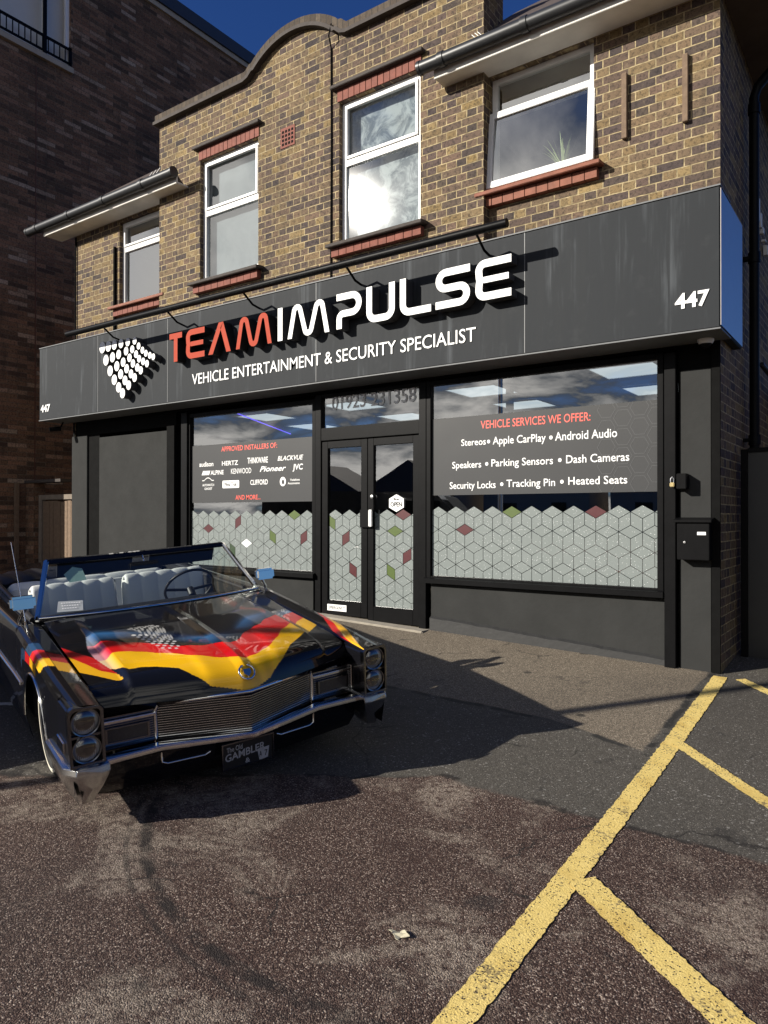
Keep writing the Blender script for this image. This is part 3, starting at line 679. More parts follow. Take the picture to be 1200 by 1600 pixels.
words([('audison', -6.245, -5.98, 1.885, .062, 0, .01), ('HERTZ', -5.82, -5.53, 1.885, .056, 0, .01), ('THINKWARE', -5.365, -5.02, 1.892, .072, 0, .014), ('BLACKVUE', -4.86, -4.455, 1.905, .056, .3, .01),
       ('ALPINE', -6.03, -5.79, 1.775, .056, 0, .012), ('KENWOOD', -5.655, -5.30, 1.775, .066), ('Pioneer', -5.155, -4.725, 1.785, .066, .35, .014), ('JVC', -4.62, -4.46, 1.79, .068, .1, .016),
       ('AUTOWATCH', -6.185, -5.965, 1.632, .030, 0, .012), ('GHOST', -6.145, -6.0, 1.585, .030, 0, .012), ('CLIFFORD', -5.315, -5.02, 1.63, .062, 0, .012),
       ('Vodafone', -4.66, -4.51, 1.662, .026, 0, .01), ('Automotive', -4.695, -4.51, 1.622, .026, 0, .01)], M_WHITE, fl_)
m = MB()
for k in range(6): m.prism([(-6.20 + k * .024, 1.775), (-6.182 + k * .024, 1.775), (-6.155 + k * .024, 1.83), (-6.173 + k * .024, 1.83)], P_XZ, FY - .0085, FY - .0075)
pts = [(-6.19 + .22 * i / 12, 1.70 + .035 * math.sin(math.pi * min(1, max(0, (i - 2) / 8))) ) for i in range(13)]
for a, b in zip(pts[:-1], pts[1:]): m.prism([a, b, (b[0], b[1] + .009), (a[0], a[1] + .009)], P_XZ, FY - .0085, FY - .0075)
cc_ = [(-4.775 + .048 * math.cos(t), 1.658 + .055 * math.sin(t)) for t in np.linspace(0, 2 * math.pi, 24, endpoint=False)]
ci_ = [(-4.772 + .022 * math.cos(t), 1.652 + .028 * math.sin(t)) for t in np.linspace(0, 2 * math.pi, 24, endpoint=False)]
for i in range(24):
    j = (i + 1) % 24; m.prism([cc_[i], cc_[j], ci_[j], ci_[i]], P_XZ, FY - .0085, FY - .0075)
m.build('emblem', M_WHITE, fl_)
m = MB(); m.prism([(-5.80, 1.60), (-5.52, 1.60), (-5.51, 1.61), (-5.51, 1.685), (-5.52, 1.695), (-5.80, 1.695), (-5.81, 1.685), (-5.81, 1.61)], P_XZ, FY - .0085, FY - .0075); m.build('emblem', M_WHITE, fl_)
m = MB(); add_text(m, 'Meta Trak', -5.77, -5.55, 1.625, .045, lambda u, w_, d: (u, FY - .0105 + d * .5, w_)); m.build('lettering', M_BLKM, fl_)
# faint honeycomb on the right end of the film
m = MB(); hx = .082
for i in range(4):
    for j in range(5):
        cx = -.93 + i * hx * 1.75; cz = 1.53 + j * hx * 2.0 + (hx if i % 2 else 0)
        o_ = [(cx + hx * math.cos(k * math.pi / 3), cz + hx * math.sin(k * math.pi / 3)) for k in range(6)]
        i_ = [(cx + hx * .94 * math.cos(k * math.pi / 3), cz + hx * .94 * math.sin(k * math.pi / 3)) for k in range(6)]
        for k in range(6):
            pg = clip_rect([o_[k], o_[(k + 1) % 6], i_[(k + 1) % 6], i_[k]], GR[0], GR[1] - .006, 1.463, 2.234)
            if len(pg) > 2: m.prism(pg, P_XZ, FY - .0072, FY - .0062)
m.build('honeycomb_pattern', mat('dark_film_line', (.085, .087, .09), .28, var=.05), fr_)

# showroom interior
m = MB(); room(m, -9.0, -.07, .20, 5.2, .12, 2.72); m.build('showroom', M_ROOM, B)
m = MB(); m.box(-8.9, -.1, .31, 5.1, 2.69, 2.715); m.build('ceiling', M_CEIL, B)
M_LAMP = emit_mat('ceiling_panel_light', (.86, .95, 1.0), .55)
lamp0 = None
for i, (x, y, lb) in enumerate([(-2.72, 1.10, 'square ceiling light seen through the shop window nearest its left edge'), (-2.75, 2.32, 'square ceiling light behind the dark hanging bar in the right shop window'), (-.99, .88, 'square ceiling light in the top right corner of the right shop window'), (-1.05, 2.12, 'smaller-looking ceiling light beneath the one in the right window corner'),
     (-6.28, 1.28, 'square ceiling light high in the left shop window'), (-6.45, 2.5, 'ceiling light at the right edge of the left shop window'), (-4.62, 2.4, 'ceiling light seen through the glass above the shop door'), (-4.6, 1.15, 'ceiling light behind the phone number above the door')]):
    if lamp0 is None:
        lamp0 = thing('ceiling_light', lb, 'ceiling light', (x, y, 2.685), group='square ceiling lights in the showroom')
        m = MB(); m.box(-.3, .3, -.3, .3, -.012, -.002); m.build('diffuser', M_LAMP, lamp0, local=True)
        m = MB()
        for a in ((-.325, -.302, -.325, .325), (.302, .325, -.325, .325), (-.302, .302, -.325, -.302), (-.302, .302, .302, .325)): m.box(*a, -.018, 0)
        m.build('frame', M_UPVC, lamp0, local=True)
    else:
        o = copy_tree(lamp0); o.location = (x, y, 2.685); o['label'] = lb
m = MB(); m.tube([(-6.2, .55, 2.66), (-7.4, 3.0, 2.66)], .008, 6)
tag(m.build('light_strip', emit_mat('blue_led', (.16, .10, 1.0), 1.2)), 'thin blue glowing light strip along the showroom ceiling', 'light strip')
m = MB(); m.box(-1.95, -1.885, .14, .18, 2.0, 2.68); m.build('hanging_bar', M_BLKM, B)

# ------------------------------------------------------------------ fascia sign
S = thing('shop_sign', 'long weathered grey fascia sign with raised red and white lettering above the shopfront', 'sign', (-4.6, -.4, 2.67))
SY = -.40
m = MB(); m.box(-9.32, .072, SY, -.003, 2.672, 3.735); m.box(.004, .072, -.002, .50, 2.672, 3.735); pn = m.build('sign_box', M_SIGN, S, bevel=.006)
m = MB()
for z0, z1 in ((2.660, 2.671), (3.736, 3.747)): m.box(-9.325, .078, SY - .006, -.003, z0, z1)
m.build('edge_trim', mat('grey_edge_trim', (.12, .125, .13), .6), S)
m = MB()
for x in (-7.841, -6.352, -1.506, -3.9): m.box(x - .003, x + .003, SY - .0025, SY - .0005, 2.68, 3.73)
m.build('panel_seam', mat('seam_line', (.16, .165, .17), .5), S)
m = MB(); m.box(.074, .078, -.39, .495, 2.69, 3.72); m.build('end_panel', mat('satin_metal_end_panel', (.46, .42, .40), .38, .9, var=.05), S)
# --- raised letters drawn as mitred ribbons
def arc(cx, cz, r, a0, a1, n=6): return [(cx + r * math.cos(R(a0 + (a1 - a0) * i / n)), cz + r * math.sin(R(a0 + (a1 - a0) * i / n))) for i in range(n + 1)]
def ribbon(mb, pts, w_, fn, d0, d1, flat0=None, flat1=None):
    pts = [Vector(p) for p in pts]; n = len(pts); L, Rr = [], []
    for i, p in enumerate(pts):
        d1_ = (pts[i] - pts[i - 1]).normalized() if i else (pts[1] - pts[0]).normalized()
        d2_ = (pts[i + 1] - pts[i]).normalized() if i < n - 1 else d1_
        n1 = Vector((-d1_.y, d1_.x)); n2 = Vector((-d2_.y, d2_.x)); mm = (n1 + n2)
        mm = mm / max(.35, mm.dot(n1)) if mm.length > 1e-6 else n1
        L.append(p + mm * w_ / 2); Rr.append(p - mm * w_ / 2)
    if flat0 is not None:                     # cut an end level
        for arr in (L, Rr): d = pts[1] - pts[0]; q = arr[0]; arr[0] = q + d * ((flat0 - q.y) / d.y)
    if flat1 is not None:
        for arr in (L, Rr): d = pts[-1] - pts[-2]; q = arr[-1]; arr[-1] = q + d * ((flat1 - q.y) / d.y)
    A = [fn(p.x, p.y, d0) for p in L] + [fn(p.x, p.y, d0) for p in Rr]; Bk = [fn(p.x, p.y, d1) for p in L] + [fn(p.x, p.y, d1) for p in Rr]
    v = A + Bk; N = 2 * n
    mb.add(v, [(i, i + 1, n + i + 1, n + i) for i in range(n - 1)], 0)
    mb.add(v, [(N + n + i, N + n + i + 1, N + i + 1, N + i) for i in range(n - 1)] + [(i, N + i, N + i + 1, i + 1) for i in range(n - 1)] + [(n + i + 1, N + n + i + 1, N + n + i, n + i) for i in range(n - 1)]
           + [(0, n, N + n, N), (n - 1, N + n - 1, N + 2 * n - 1, 2 * n - 1)], 1)
T_ = .068
def G(ch, w, h):
    """strokes of one letter in metres: w wide, h high, stroke T_"""
    t = T_ / 2; r = .062; tm = .058
    if ch == 'T': return [([(0, h - t), (w, h - t)], T_), ([(w / 2, h - T_), (w / 2, 0)], T_)]
    if ch == 'E': return [([(w, h - t)] + arc(t + r, h - t - r, r, 90, 180) + [(t + .004, h * .58)] + [(t + .012, h * .5)] + [(t + .004, h * .42)] + arc(t + r, t + r, r, 180, 270) + [(w, t)], T_), ([(T_ + .012, h * .5), (w * .93, h * .5)], T_ * .8)]
    if ch == 'A': return [([(.035, 0), (w * .52, h - .030), (w * .60, h - .030), (w - .035, 0)], T_)]
    if ch == 'M':
        a = w * .235
        return [([(.03, 0)] + arc(a, h - .075, .045, 165, 15, 6) + arc(w * .5, .075, .045, 195, 345, 6) + arc(w - a, h - .075, .045, 165, 15, 6) + [(w - .03, 0)], tm)]
    if ch == 'I': return [([(w / 2, 0), (w / 2, h)], T_)]
    if ch == 'P':
        q = (h - t - h * .42) / 2
        return [([(0, h - t)] + arc(w - t - q, h - t - q, q, 90, -90, 10) + arc(t + .05, h * .42 - .05, .05, 90, 180, 5) + [(t, 0)], T_)]
    if ch == 'U': return [([(t, h)] + arc(t + .075, t + .075, .075, 180, 270) + arc(w - t - .075, t + .075, .075, 270, 360) + [(w - t, h)], T_)]
    if ch == 'L': return [([(t, h)] + arc(t + .075, t + .075, .075, 180, 270) + [(w, t)], T_)]
    if ch == 'S':
        q = (h - T_) / 4
        return [([(w, h - t)] + arc(t + q, h - t - q, q, 90, 270, 10) + arc(w - t - q, t + q, q, 90, -90, 10) + [(0, t)], T_)]
M_LSIDE = mat('dark_grey_letter_return', (.06, .06, .062), .5); M_RSIDE = mat('black_letter_return', (.012, .010, .010), .5)
spans = [('T', -6.16, -5.925), ('E', -5.85, -5.52), ('A', -5.45, -5.075), ('M', -4.99, -4.43), ('I', -4.355, -4.255), ('M', -4.195, -3.615), ('P', -3.52, -3.20), ('U', -3.14, -2.80), ('L', -2.74, -2.39), ('S', -2.34, -1.98), ('E', -1.925, -1.575)]
for i, (ch, x0, x1) in enumerate(spans):
    zb = 3.131 + .037 * (x0 + 6.1) / 4.5; hh = .350 + .012 * (x0 + 6.1) / 4.5
    m = MB(); wd = x1 - x0
    for pts, tw in G(ch, wd, hh):
        ribbon(m, [(x0 + u, zb + w_) for u, w_ in pts], tw, P_XZ, -.525, SY - .004, flat0=zb if ch in 'AM' else None, flat1=zb if ch in 'AM' else None)
    m.build('raised_letter', [M_REDT, M_RSIDE] if i < 4 else [M_WHITE, M_LSIDE], S)
m = MB(); add_text(m, 'VEHICLE ENTERTAINMENT & SECURITY SPECIALIST', -5.88, -1.985, 2.848, .130, lambda u, w_, d: (u, SY - .008 + d, w_), th=.006, off=.002); m.build('tagline', M_WHITE, S)
m = MB(); add_text(m, '447', -.249, .0, 2.852, .118, lambda u, w_, d: (u, SY - .008 + d, w_), th=.006, off=.03); m.build('street_number', M_WHITE, S)
m = MB(); add_text(m, '447', -9.272, -9.02, 2.785, .108, lambda u, w_, d: (u, SY - .008 + d, w_), th=.006, off=.03); m.build('street_number', M_WHITE, S)
DOTS = [[(-7.583, 3.512), (-7.448, 3.511), (-7.316, 3.513), (-7.17, 3.51), (-7.026, 3.509), (-6.881, 3.506)], [(-7.5, 3.331), (-7.355, 3.352), (-7.22, 3.373), (-7.06, 3.396), (-6.93, 3.402), (-6.798, 3.427)], [(-7.406, 3.177), (-7.259, 3.223), (-7.122, 3.259), (-6.987, 3.299), (-6.85, 3.329), (-6.719, 3.363)], [(-7.313, 3.049), (-7.175, 3.108), (-7.047, 3.165), (-6.914, 3.217), (-6.786, 3.262), (-6.649, 3.315)], [(-7.218, 2.939), (-7.082, 3.017), (-6.955, 3.088), (-6.823, 3.155), (-6.704, 3.218), (-6.569, 3.279)], [(-7.135, 2.854), (-7.004, 2.946), (-6.879, 3.031), (-6.752, 3.11), (-6.627, 3.181), (-6.5, 3.252)]]
for r, row in enumerate(DOTS):
    for k, (x, z) in enumerate(row):
        rr = (.078 if r == 0 else .073) * (1 - .075 * k) * (1 - .02 * r)
        m = MB(); ring = [(x + rr * .82 * math.cos(t), z + rr * math.sin(t)) for t in np.linspace(0, 2 * math.pi, 22, endpoint=False)]
        m.prism(ring, P_XZ, -.505, SY - .003, 0, mi_side=1); m.f, m.mi = m.f, m.mi
        m.build('logo_disc', [M_WHITE, M_LSIDE], S)
# trough light above the sign
LB = thing('sign_light', 'long black tubular trough light on bracket arms above the fascia sign', 'sign light', (-4.6, -.7, 3.7))
m = MB(); m.tube([(-8.0, -.76, 3.695), (-1.50, -.76, 3.70)], .038, 14); m.build('tube', M_BLACK, LB, smooth=40)
for x in (-7.35, -6.05, -4.75, -3.3, -1.85):
    m = MB(); m.tube([(x, -.39, 3.60), (x, -.50, 3.62), (x, -.66, 3.73), (x, -.76, 3.735)], .012, 8); m.build('bracket_arm', M_BLACK, LB, smooth=40)
m = MB(); m.tube([(-7.7, -.05, 3.77), (-1.9, -.05, 3.80)], .022, 10)
tag(m.build('conduit', mat('grey_conduit', (.28, .26, .22), .6, var=.2), smooth=40), 'pale grey conduit pipe running along the wall just above the sign', 'conduit')

# ------------------------------------------------------------------ fittings on the front
MBX = thing('mailbox', 'black wall mailbox with white name slot on the grey pilaster', 'mailbox', (-.18, 0, .9))
m = MB(); m.box(-.305, -.06, -.125, -.003, .905, 1.215); m.build('body', M_BLACK, MBX, bevel=.004)
m = MB(); tilt_box(m, -.335, -.04, -.15, -.003, 1.225, 1.245, .02); m.build('lid', M_BLACK, MBX, bevel=.003)
m = MB(); m.box(-.150, -.085, -.129, -.126, 1.105, 1.130); m.build('name_plate', M_UPVC, MBX)
m = MB(); m.lathe((-.245, -.126, 1.045), (0, -1, 0), [(.010, 0), (.010, .006), (0, .007)], 14); m.build('lock', M_ALU, MBX, smooth=40)
LK = thing('shutter_lock_box', 'small black lock box with brass padlock beside the shop window', 'lock box', (-.3, 0, 1.5))
m = MB(); m.box(-.312, -.235, -.115, -.003, 1.475, 1.60); m.build('body', M_BLACK, LK, bevel=.005)
m = MB(); m.box(-.372, -.335, -.085, -.06, 1.495, 1.53); m.build('padlock', mat('brass', (.75, .6, .3), .3, 1.0), LK, bevel=.005)
m = MB(); m.tube([(-.365, -.072, 1.53), (-.365, -.072, 1.56), (-.353, -.072, 1.575), (-.342, -.072, 1.56), (-.342, -.072, 1.53)], .005, 8); m.build('shackle', M_ALU, LK, smooth=40)
def cctv(x, y, z, label):
    t = thing('security_camera', label, 'security camera', (x, y, z), group='security cameras under the sign')
    m = MB(); m.lathe((0, 0, 0), (0, 0, -1), [(0, 0), (.062, 0), (.062, .025), (.05, .045)], 20); m.build('housing', M_UPVC, t, local=True, smooth=40)
    m = MB(); m.lathe((0, 0, -.04), (0, 0, -1), [(.045, 0), (.04, .02), (.022, .038), (0, .042)], 20); m.build('dome', M_BLACK, t, local=True, smooth=60)
cctv(-.09, -.10, 2.668, 'white dome security camera under the right end of the sign')
cb = thing('security_camera', 'small black security camera under the left end of the sign', 'security camera', (-9.15, -.1, 2.6), group='security cameras under the sign')
m = MB(); m.tube([(-9.15, -.16, 2.56), (-9.22, -.30, 2.54)], .035, 12); m.build('barrel', M_BLACK, cb, smooth=40); m = MB(); m.tube([(-9.15, -.16, 2.59), (-9.15, -.12, 2.668)], .012, 8); m.build('bracket', M_BLACK, cb)
OS = thing('open_sign', 'white hexagonal open sign hanging inside the glass door', 'sign', (-3.15, FY - .02, 1.39))
hexp = [(-3.148 + .098 * math.sin(k * math.pi / 3) * 1.1, 1.389 + .092 * math.cos(k * math.pi / 3)) for k in range(6)]
m = MB(); m.prism(hexp, P_XZ, FY - .016, FY - .010); m.build('board', M_WHITE, OS)
m = MB(); add_text(m, 'OPEN', -3.222, -3.078, 1.352, .048, lambda u, w_, d: (u, FY - .0185 + d, w_), th=.002, off=.012); add_text(m, 'We are', -3.185, -3.115, 1.418, .026, lambda u, w_, d: (u, FY - .0185 + d, w_), th=.002); m.build('lettering', M_BLKM, OS)
for x, z0, z1, lb in ((-.755, 4.49, 5.05, 'weathered vertical timber batten on the brick wall, beside the open window'), (-.259, 4.48, 5.035, 'weathered vertical timber batten on the brick wall, near the building corner')):
    m = MB(); m.box(x - .022, x + .022, -.04, -.002, z0, z1); tag(m.build('timber_batten', M_WOOD, bevel=.003), lb, 'batten', 'timber battens on the wall')
PL = thing('spider_plant', 'pale green spiky houseplant standing inside the open upstairs window', 'houseplant', (-1.42, .28, 4.40))
m = MB(); m.lathe((-1.42, .28, 4.40), (0, 0, 1), [(0, 0), (.06, 0), (.075, .12), (.065, .12), (.06, .10), (0, .10)], 18); m.build('pot', M_TILE, PL, smooth=40)
m = MB()
for k in range(34):
    a = random.uniform(0, 2 * math.pi); L = random.uniform(.22, .40); sp_ = random.uniform(.15, .75); pts = []
    for i in range(7):
        t = i / 6; r = L * sp_ * t; z = 4.50 + L * (t * 1.1 - .55 * sp_ * t * t); pts.append(Vector((-1.42 + r * math.cos(a), .28 + r * math.sin(a) * .45, z)))
    vs = []; w0 = .011; tn = Vector((-math.sin(a), math.cos(a), 0))
    for i, p in enumerate(pts): ww = w0 * (1 - (i / 6) ** 2) + .0008; vs += [tuple(p - tn * ww), tuple(p + tn * ww)]
    m.add(vs, [(2 * i, 2 * i + 1, 2 * i + 3, 2 * i + 2) for i in range(6)])
m.build('leaves', mat('variegated_leaf', (.42, .50, .22), .5, var=.4, vs=30), PL, smooth=180)

# ------------------------------------------------------------------ left neighbour and gate
NBX = -11.0
N = thing('apartment_building', 'tall dark brown brick block with parapet rising left of the shop', 'building', (NBX - 5, 0, 0))
m = MB()
WN = (-.80, 1.10, 9.28, 11.0)                 # window opening in Y and Z
ys = [-.95, WN[0], WN[1], 16.0]; zs = [-.6, WN[2], WN[3], 11.42]
for i in range(3):
    for j in range(3):
        if i == 1 and j == 1: continue
        m.add([(NBX, ys[i], zs[j]), (NBX, ys[i + 1], zs[j]), (NBX, ys[i + 1], zs[j + 1]), (NBX, ys[i], zs[j + 1])], [(0, 1, 2, 3)])
a, b, c_, d_ = WN; dx = .16
m.add([(NBX, a, c_), (NBX, b, c_), (NBX, b, d_), (NBX, a, d_), (NBX - dx, a, c_), (NBX - dx, b, c_), (NBX - dx, b, d_), (NBX - dx, a, d_)], [(0, 1, 5, 4), (1, 2, 6, 5), (2, 3, 7, 6), (3, 0, 4, 7)])
m.add([(NBX, -.95, -.6), (NBX - 9, -.95, -.6), (NBX - 9, -.95, 11.42), (NBX, -.95, 11.42)], [(0, 1, 2, 3)])
m.add([(NBX, 16, -.6), (NBX - 9, 16, -.6), (NBX - 9, 16, 11.42), (NBX, 16, 11.42)], [(0, 1, 2, 3)])
m.build('wall', M_BROWN, N)
M_STONE = mat('pale_stone_band', (.40, .34, .26), .8, var=.2)
m = MB(); m.box(NBX - 9, NBX + .05, -1.0, 16.0, 11.423, 11.53); m.build('parapet_band', M_STONE, N)
m = MB(); m.box(NBX - 9, NBX + .09, -1.05, 16.0, 11.533, 11.80); m.build('parapet_cap', mat('dark_metal_cap', (.035, .035, .038), .4), N)
m = MB(); m.box(NBX - .10, NBX - .04, a, a + .07, c_, d_); m.box(NBX - .10, NBX - .04, b - .07, b, c_, d_); m.box(NBX - .10, NBX - .04, a + .07, b - .07, c_, c_ + .07); m.box(NBX - .10, NBX - .04, .62, .69, c_ + .07, d_)
nw = m.build('window', M_UPVC, N)
m = MB(); m.add([(NBX - .08, a, c_), (NBX - .08, b, c_), (NBX - .08, b, d_), (NBX - .08, a, d_)], [(0, 1, 2, 3)]); m.build('pane', M_LENSG, nw)
m = MB(); m.add([(NBX - .19, a, c_), (NBX - .19, b, c_), (NBX - .19, b, d_), (NBX - .19, a, d_)], [(0, 1, 2, 3)]); m.build('blind', mat('cream_blind', (.75, .73, .66), .8, var=.05), nw)
m = MB(); m.box(NBX - .03, NBX + .06, a - .05, b + .03, c_ - .10, c_ - .002); m.build('sill', M_STONE, nw)
m = MB(); m.box(NBX + .0, NBX + .03, a, b + .01, c_ + .30, c_ + .34); m.box(NBX + .0, NBX + .03, a, b + .01, c_ + .05, c_ + .08)
for y in np.arange(a, b, .105): m.box(NBX + .006, NBX + .022, y, y + .014, c_ + .08, c_ + .30)
m.box(NBX + .0, NBX + .03, b - .04, b + .01, c_, c_ + .36); m.box(NBX + .0, NBX + .035, .58, .64, c_, c_ + 1.5)
m.build('railing', M_BLACK, nw)
m = MB(); m.box(NBX + .001, NBX + .004, .455, .475, -.5, 9.0); m.build('movement_joint', mat('brown_sealant', (.10, .04, .025), .8), N)
GT = thing('side_gate', 'weathered brown board gate between the shop and the brick block', 'gate', (-10, .4, .2))
m = MB()
xb = -10.62
while xb < -9.06:
    m.box(xb, xb + .098, .40 + random.uniform(-.004, .004), .43, .25, 1.50 + random.uniform(-.02, .0)); xb += .104
m.build('boards', M_WOOD, GT)
m = MB(); m.box(-10.70, -9.05, .385, .44, 1.52, 1.60); m.box(-10.72, -10.63, .38, .45, .2, 1.60); m.build('gate_frame', mat('grey_timber', (.20, .165, .13), .9, var=.4, vs=12, bump=.4), GT)
PR = thing('brick_pier', 'dark brick pier with capping beside the board gate', 'brick pier', (-10.9, .4, .2))
m = MB(); m.box(-10.985, -10.735, .30, .50, .1, 1.80); m.build('shaft', M_BROWN, PR); m = MB(); m.box(-10.995, -9.9, .28, .52, 1.803, 1.85); m.build('cap', M_DKTILE, PR)
m = MB(); m.box(-10.985, -10.93, .10, .16, .1, 1.80); tag(m.build('timber_post', M_WOOD), 'grey timber post against the brown brick wall beside the gate', 'post')

# ------------------------------------------------------------------ right side passage
RG = thing('metal_side_gate', 'tall black sheet metal gate in the passage right of the shop', 'gate', (.9, .62, 0))
m = MB(); m.box(.10, 1.5, .62, .64, .03, 1.80); m.build('panel', mat('black_gate_paint', (.020, .021, .022), .42, var=.3), RG)
m = MB(); m.box(.045, .098, .60, .66, -.02, 1.83); m.box(.10, 1.5, .605, .655, 1.803, 1.84); m.box(.10, 1.5, .605, .655, .0, .028); m.build('gate_frame', M_BLACK, RG)
RW = thing('rear_extension', 'brown brick rear wing behind the black side gate', 'building', (1.5, 2.9, 0))
m = MB(); m.box(.02, 5.0, 2.9, 6.0, -.2, 2.55); m.build('wall', M_BROWN, RW)
m = MB(); tilt_box(m, -.0, 5.2, 2.7, 6.2, 2.56, 2.64, .0); m.build('roof', M_ROOF, RW)
m = MB()
for k in range(6): m.box(.012, .05, 1.45 + k * .13, 1.51 + k * .13, 4.15 - k * .02, 4.45 - k * .10)
m.build('flashing', M_LEAD, B)
m = MB(); m.tube([(.05, 1.7, 2.75), (.30, 2.85, 2.35)], .025, 8)
tag(m.build('waste_pipe', M_GUT, smooth=40), 'sloping dark waste pipe on the side wall above the black gate', 'pipe')

# ------------------------------------------------------------------ things across the road that the glass mirrors and that throw shade
M_FAR = mat('far_render', (.25, .22, .19), .9, var=.2)
for i, (x, y, wd, ht) in enumerate(((-49, -52, 11, 3.6), (-37.4, -52, 11, 3.6), (-25.5, -54, 10, 3.8), (-14, -55, 10, 3.4), (-2, -56, 12, 3.6), (12, -56, 12, 3.5))):
    H = thing('pitched_house', 'low brick house with dark pitched roof across the road', 'house', (x, y, 0), group='houses across the road')
    z0 = -1.0
    m = MB(); m.box(x - wd / 2, x + wd / 2, y - 5, y, z0, ht); m.build('wall', M_FAR, H)
    m = MB(); m.prism([(x - wd / 2 - .3, ht + .002), (x + wd / 2 + .3, ht + .002), (x, ht + 3.0)], lambda u, w_, d: (u, d, w_), y - 5.2, y + .2); m.build('roof', M_ROOF, H)
    m = MB(); m.box(x - 3, x - 1.6, y + .003, y + .03, 1, 2.4); m.box(x + 1.6, x + 3, y + .003, y + .03, 1, 2.4); m.build('window', M_BLACK, H)
LX, LY = -6.275, -8.69
LP = thing('lamp_post', 'slim steel lamp post with small top lantern out by the road', 'lamp post', (LX, LY, -.5))
m = MB(); m.tube([(LX, LY, -.6), (LX, LY, 1.2), (LX, LY, 5.9)], [.075, .060, .050], 14); m.build('column', M_ALU, LP, smooth=40)
m = MB(); m.lathe((LX, LY, 5.9), (0, 0, 1), [(.05, 0), (.11, .06), (.12, .3), (.14, .32), (0, .42)], 16); m.build('lantern', M_ALU, LP)
VN = thing('parked_van', 'dark blue panel van parked alongside the flag-painted convertible', 'van', (-4.2, -5.35, -.27), (0, 0, R(-20)))
m = MB(); pr_ = [(0, .35), (0, .95), (-.10, 1.08), (-.85, 1.22), (-1.55, 1.95), (-4.8, 2.0), (-4.9, 1.9), (-4.95, .35)]
M_VAN = mat('dark_blue_van_paint', (.012, .016, .028), .25, coat=1.0)
m.prism(pr_, lambda u, w_, d: (u, d, w_), -1.9, 0); m.build('body', M_VAN, VN, local=True, bevel=.06)
m = MB(); m.add([(-.93, -1.75, 1.30), (-.93, -.15, 1.30), (-1.47, -.25, 1.86), (-1.47, -1.65, 1.86)], [(0, 1, 2, 3)]); m.v = [(x + .035, y, z + .03) for x, y, z in m.v]; m.build('windscreen', M_BLACK, VN, local=True)
m = MB(); m.box(-2.4, -1.45, .002, .008, 1.2, 1.8); m.build('window', M_BLACK, VN, local=True)
for x in (-.9, -4.0):
    for y in (-.12, -1.78):
        m = MB(); m.lathe((x, y, .33), (0, 1, 0), [(0, -.1), (.2, -.1), (.33, -.08), (.33, .08), (.2, .13), (0, .13)], 28); m.build('wheel', M_BLKM, VN, local=True, smooth=40)
for y in (-1.65, -.25):
    m = MB(); m.box(-.02, .012, y - .16, y + .16, .78, .92); m.build('headlight', M_UPVC, VN, local=True, bevel=.01)
m = MB(); zl = g(-.30, -4.125)
m.add([(-.30 + .035 * math.cos(a) * (1 + .5 * math.sin(3 * a)), -4.125 + .022 * math.sin(a) * (1 + .4 * math.cos(5 * a)), zl + .008 + .006 * math.sin(2 * a)) for a in np.linspace(0, 2 * math.pi, 22, endpoint=False)], [tuple(range(22))])
tag(m.build('dry_leaf', mat('dry_leaf', (.50, .46, .33), .8, var=.3, vs=60), solid=.002), 'small crumpled pale dry leaf lying on the reddish asphalt', 'leaf')
# ------------------------------------------------------------------ the convertible (local axes: x to the car's left, nose towards -y)
TV=[0,.3,.6,.75,.86,.93,.97,1.0]
TS=[0,.33,.66,.82,.925,.972,.99,1.0]
ZC=[.985,.970,.940,.915,.885,.845,.795,.735]
ZE=[.965,.938,.908,.888,.868,.838,.795,.745]
def soften(tx, ty, width, n=401):
    """a piecewise curve with its corners rounded off, end points kept"""
    x = np.linspace(tx[0], tx[-1], n); y = np.interp(x, tx, ty); k = max(3, int(width / (x[1] - x[0])) | 1); h = k // 2
    p = np.r_[2 * y[0] - y[h:0:-1], y, 2 * y[-1] - y[-2:-h - 2:-1]]; w = np.hanning(k + 2)[1:-1]; w /= w.sum()
    return x, np.convolve(p, w, 'valid')
TVF, TSF = soften(TV, TS, .10); _, ZCF = soften(TV, ZC, .10); _, ZEF = soften(TV, ZE, .10)
FXF, FYF = soften([-.78, -.62, -.5, -.25, 0, .25, .5, .62, .78], [.745, .785, .825, .905, .975, .905, .825, .785, .745], .14)
def sm(e): e=np.clip(e,0,1); return e*e*(3-2*e)
def hood_pt(x,v):
    ax=np.abs(x);a=ax/.78
    s=np.interp(v,TVF,TSF); f0=-.42-.17*a*a; F=np.interp(x,FXF,FYF)
    f=f0+(F-f0)*s
    w=a**2
    z=np.interp(v,TVF,ZCF)*(1-w)+np.interp(v,TVF,ZEF)*w
    up=np.clip(v*3,0,1)*np.clip((1-v)*8,0,1)
    z=z+.012*np.clip(1-ax/.05,0,1)*up
    z=z-.030*sm((ax-.575)/.045)*up
    return f,z
CF=[-4.6,-3.6,-3.0,-2.0,-1.2,-.6,0,.6,.935]
CZ=[.80,.90,.935,.93,.945,.955,.915,.868,.838]
XF=[-4.6,-3.6,-2.5,-1.2,-.6,0,.5,.935]
XO=[.90,.97,.985,.975,.965,.965,.96,.945]
PZ=[.22,.32,.45,.60,.75,.92]; PX=[-.06,-.03,-.006,0,-.006,-.018]
ARCH=((0,.41,.365),(-3.29,.41,.35))
def zbot(f):
    z=np.where(f>.45,.33,.25)
    for fc,zc,r in ARCH:
        d=np.abs(f-fc); z=np.where(d<r,np.maximum(z,zc+np.sqrt(np.maximum(r*r-d*d,0))),z)
    return np.minimum(z,.80)
